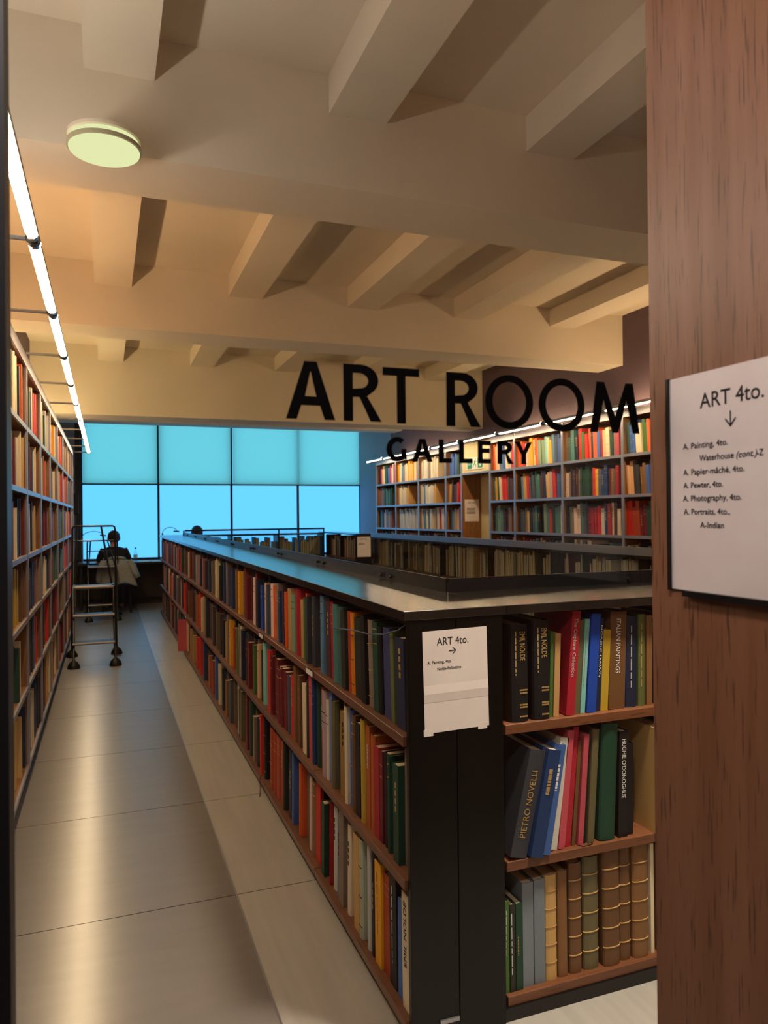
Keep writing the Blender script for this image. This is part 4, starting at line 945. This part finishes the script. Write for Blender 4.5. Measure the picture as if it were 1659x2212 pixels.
# jacket over the backrest
def jacket():
    t = thing('jacket', 'grey jacket draped over the back of the reader chair', 'jacket', (.155, 12.64, .45))
    g = MB(); nu, nv = 14, 12
    def P(u, v, off):
        # u across -1..1, v 0 = top fold, 1 = hem; front side hangs behind the backrest towards the camera
        wd = .215+.075*v; z = .885-.40*v-.03*abs(u)**3+.02*v*sin(u*5)
        y = 12.655-.05*(1-u*u)-.045*min(1, v*4)-.012*sin(u*9+v*2)*v+.05*(1-min(1, v*5))
        return (.155+u*wd+.03*v*v, y-off, z)
    for s, off in ((0, 0), (1, .02)):
        for j in range(nv+1):
            for i in range(nu+1): g.v.append(P(-1+2*i/nu, j/nv, off))
    W = nu+1; K = W*(nv+1)
    for j in range(nv):
        for i in range(nu):
            a = j*W+i; g.f += [(a, a+1, a+W+1, a+W), (K+a, K+a+W, K+a+W+1, K+a+1)]
    for j in range(nv):
        for i in (0, nu): a = j*W+i; g.f.append((a, a+W, K+a+W, K+a))
    for i in range(nu):
        for j in (0, nv): a = j*W+i; g.f.append((a, a+1, K+a+1, K+a))
    g.build('body', 'jacket', t, smooth=True, recalc=True)
    MB().tube([(.345, 12.60, .86), (.40, 12.58, .76), (.44, 12.57, .66), (.475, 12.57, .585)], [.045, .055, .05, .045], 10).build('sleeve', 'jacket', t, smooth=True)
    MB().tube([(-.04, 12.60, .86), (-.09, 12.58, .74), (-.115, 12.57, .62), (-.12, 12.575, .52)], [.045, .05, .045, .04], 10).build('sleeve', 'jacket', t, smooth=True)
    MB().tube([(.02, 12.66, .885), (.09, 12.635, .905), (.16, 12.63, .91), (.23, 12.635, .905), (.29, 12.66, .885)], .022, 8).build('collar', 'jacket', t, smooth=True)
jacket()
def skin_mesh(name, verts, edges, m, parent, sub=2, root=0):
    me_ = bpy.data.meshes.new(name); me_.from_pydata([v[:3] for v in verts], edges, [])
    ob = bpy.data.objects.new(name+'_tmp', me_); COL.objects.link(ob)
    md = ob.modifiers.new('s', 'SKIN'); md.use_smooth_shade = True
    for v, q in zip(verts, me_.skin_vertices[0].data):
        q.radius = (v[3], v[4] if len(v) > 4 else v[3]); q.use_root = False
    me_.skin_vertices[0].data[root].use_root = True
    sb = ob.modifiers.new('u', 'SUBSURF'); sb.levels = sub; sb.render_levels = sub
    dg = bpy.context.evaluated_depsgraph_get(); dg.update()
    out = bpy.data.meshes.new_from_object(ob.evaluated_get(dg)); bpy.data.objects.remove(ob)
    out.materials.clear(); out.materials.append(MATS[m])
    for p in out.polygons: p.use_smooth = True
    o = bpy.data.objects.new(name, out); COL.objects.link(o); o.parent = parent; return o
def reader(label, x, y, dz=0, hood=False):
    """seated figure with its back to the camera, forearms on the desk; built around its own origin"""
    t = thing('person', label, 'person', (x, y, 0), 'readers at the window desk')
    z0 = .475+dz
    body = [(0, 0, z0+.12, .15, .12), (0, .01, z0+.30, .135, .10), (0, .02, z0+.49, .15, .10), (0, .035, z0+.585, .07, .06), (0, .055, z0+.630, .056), (.0, .075, z0+.675, .072, .08), (0, .085, z0+.745, .090, .105), (0, .08, z0+.810, .078, .095), (0, .078, z0+.845, .042, .06)]
    ed = [(i, i+1) for i in range(8)]
    for s in (-1, 1):
        o = len(body)
        body += [(s*.165, .03, z0+.53, .058), (s*.215, .05, z0+.36, .045), (s*.225, .11, z0+.285, .038), (s*.17, .28, z0+.345, .03), (s*.13, .37, z0+.352, .026), (s*.11, .42, z0+.348, .024, .016)]
        ed += [(2, o)] + [(o+i, o+i+1) for i in range(5)]
        h = o+5                                        # five separate fingers from the palm
        for k, (fx, ln, ang) in enumerate(((-.022, .062, -.1), (-.008, .070, 0), (.006, .066, .06), (.020, .052, .14))):
            q = len(body); bx_, by_ = s*.11+fx, .445
            body += [(bx_, by_, z0+.347, .0085), (bx_+sin(ang)*ln*.6, by_+ln*.6, z0+.347, .0078), (bx_+sin(ang)*ln, by_+ln, z0+.338, .0066)]
            ed += [(h, q), (q, q+1), (q+1, q+2)]
        q = len(body); body += [(s*.11-s*.032, .425, z0+.342, .0095), (s*.11-s*.050, .45, z0+.338, .0085)]; ed += [(h, q), (q, q+1)]
        o = len(body)
        body += [(s*.09, .03, z0+.06, .085), (s*.11, .40, z0+.05, .062), (s*.115, .44, z0-.10, .05), (s*.12, .42, .09+dz*0, .04), (s*.12, .45, .045, .038, .03), (s*.125, .56, .030, .032, .024)]
        ed += [(0, o)] + [(o+i, o+i+1) for i in range(5)]
    skin_mesh('body', body, ed, 'skin', t)
    sh = [(0, -.005, z0+.02, .165, .13), (0, 0, z0+.18, .16, .122), (0, .008, z0+.34, .155, .115), (0, .02, z0+.505, .17, .115), (0, .035, z0+.59, .085, .072)]
    es_ = [(0, 1), (1, 2), (2, 3), (3, 4)]
    for s in (-1, 1):
        o = len(sh); sh += [(s*.170, .03, z0+.53, .072), (s*.225, .045, z0+.41, .064), (s*.222, .06, z0+.335, .060)]; es_ += [(3, o), (o, o+1), (o+1, o+2)]
    skin_mesh('shirt', sh, es_, 'shirt', t)
    tr = []; et = []
    for s in (-1, 1):
        o = len(tr); tr += [(s*.085, .0, z0+.075, .10), (s*.11, .40, z0+.05, .076), (s*.115, .445, z0-.08, .064), (s*.12, .42, .14, .056), (s*.12, .42, .08, .056)]; et += [(o+i, o+i+1) for i in range(4)]
    et.append((0, 5)); skin_mesh('trousers', tr, et, 'trousers', t)
    g = MB(); zc = z0+.758
    n, m_ = 16, 10; vs = []; fs = []
    for i in range(m_+1):
        th = -.75+(pi/2+.75)*i/m_
        for k in range(n):
            a = 2*pi*k/n; fr = max(0, sin(a))                        # open towards the face (+y)
            tt = th if th > .35 else th+(.9*fr if fr > .2 else 0)
            r_ = cos(min(pi/2-.02, tt)); q_ = 1+.05*sin(7*a+3*i)+.03*sin(11*a)
            vs.append((.098*q_*r_*cos(a), .078+.116*q_*r_*sin(a)-.008, zc+.112*sin(min(pi/2-.02, tt))))
    for i in range(m_):
        for k in range(n): fs.append((i*n+k, i*n+(k+1) % n, (i+1)*n+(k+1) % n, (i+1)*n+k))
    mesh_obj('hair', vs, fs, 'hair', t)
    for s in (-1, 1): MB().ball((x+s*.092, y+.09, z0+.730), .011, .02, .03, 8, 6).build('ear', 'skin', t, smooth=True)
    f = MB(); f.add([(x-.014, y+.178, z0+.715), (x+.014, y+.178, z0+.715), (x, y+.206, z0+.722), (x, y+.182, z0+.765)], [(0, 1, 2), (0, 2, 3), (2, 1, 3)])
    f.build('nose', 'skin', t)
    MB().ball((x, y+.172, z0+.682), .024, .008, .007, 8, 6).build('mouth', 'bk_rs', t)
    for s in (-1, 1): MB().ball((x+s*.034, y+.174, z0+.758), .012, .008, .008, 8, 6).build('eye', 'white', t)
    return t
reader('seated reader in a black t-shirt, back turned, at the window desk', .12, 12.95)
chair('dark chair of the reader hidden beyond the long bookcase', 1.47, 13.02)
reader('second reader, only the top of the head above the long bookcase', 1.47, 13.02, .06)
# things on the desk
def desk_lamp(label, x, x2, zt):
    t = thing('desk_lamp', label, 'lamp', (x, 13.55, .79), 'arched desk lamps')
    MB().lathe(x, 13.55, [(.07, .79), (.07, .80), (.02, .812)], 20).build('base', 'alu', t)
    MB().tube([(x, 13.55, .80), (x, 13.55, zt-.10)], .016, 10).build('stem', 'alu', t)
    MB().tube([(x+(x2-x)*(1-cos(pi*k/14))/2, 13.55, zt-.10+.10*sin(pi*k/14)) for k in range(13)], .006, 8).build('arched_neck', 'alu', t, smooth=True)
    xe = x+(x2-x)*(1-cos(pi*12/14))/2
    MB().tube([(xe-.06, 13.55, zt-.065), (xe+.04, 13.55, zt-.075)], .014, 8).build('lamp_head', 'alu', t)
desk_lamp('slim arched metal desk lamp at the left end of the desk', -.38, -.02, 1.32)
desk_lamp('slim arched desk lamp seen above the far end of the counter', .93, 1.19, 1.37)
bt = thing('bottle', 'clear water bottle with white label standing on the desk', 'bottle', (.475, 13.5, .79))
mat('pet', (150, 200, 210), .15, spec=.6)
MB().lathe(.475, 13.5, [(.030, .79), (.034, .80), (.034, .93), (.028, .955), (.013, .99), (.012, 1.012)], 16).build('body', 'glass_tint', bt, smooth=True)
MB().lathe(.475, 13.5, [(.0345, .85), (.0345, .91)], 16).build('label_band', 'paper', bt)
MB().lathe(.475, 13.5, [(.015, 1.012), (.015, 1.03), (.014, 1.033)], 12).build('cap', 'bk_sb', bt)
for i, (x, y, a, lab) in enumerate([(.62, 13.50, .1, 'white paper sheet on the desk right of the bottle'), (.80, 13.42, -.12, 'white paper sheet on the desk nearest the counter end'), (.30, 13.45, .05, 'open white papers on the desk before the reader')]):
    o = MB().box(-.105, .105, -.148, .148, 0, .004).build('paper_sheet', 'paper'); o.location = (x, y, .7902); o.rotation_euler = (0, 0, a); tag(o, lab, 'paper', 'papers on the desk')
g = MB(); rr = random.Random(2)
for j in range(7):
    for k in range(14):
        th = pi/2*j/6; q = 1+rr.uniform(-.12, .12)
        g.v.append((-.10+.075*cos(th)*cos(2*pi*k/14)*q, 13.42+.075*cos(th)*sin(2*pi*k/14)*q, .7905+.075*sin(th)*(q if j else 1)))
for j in range(6):
    for k in range(14): g.f.append((j*14+k, j*14+(k+1) % 14, (j+1)*14+(k+1) % 14, (j+1)*14+k))
g.f.append(tuple(range(13, -1, -1))); g.f.append(tuple(6*14+k for k in range(14)))
tag(g.build('plastic_bag', 'white'), 'crumpled white bag on the desk left of the reader', 'bag')
# box on the pilaster, small blind chains
tag(MB().box(-.56, -.44, 13.84, 13.879, 1.62, 1.98).build('wall_box', 'darkwall', bevel=.004), 'brown box fixed to the pilaster left of the far window', 'box')
# ------------------------------------------------------------------ loose cords
tag(MB().tube([(.832, 2.00, 1.232), (.822, 2.07, 1.195), (.812, 2.17, 1.168), (.808, 2.30, 1.150), (.806, 2.46, 1.140), (.806, 2.60, 1.126), (.81, 2.74, 1.112)], .0022, 6).build('cord', 'bk_sl', smooth=True), 'thin grey braided cord strung across the top shelf books', 'cord')
tag(MB().tube([(1.405, 1.998, .4815), (1.41, 1.985, .4815), (1.43, 1.9865, .4815), (1.452, 1.990, .4815), (1.455, 2.001, .4815)], .0012, 6).build('ribbon', 'bk_bk', smooth=True), 'thin black ribbon loop hanging from a middle end shelf book', 'ribbon')
tag(MB().tube([(.82, 4.19, .0715), (.805, 4.17, .0715), (.799, 4.15, .066), (.7965, 4.13, .04), (.79, 4.10, .012), (.78, 4.06, .0015)], .002, 6).build('ribbon', 'bk_ma', smooth=True), 'thin red bookmark ribbon trailing over the bottom aisle shelf', 'ribbon')
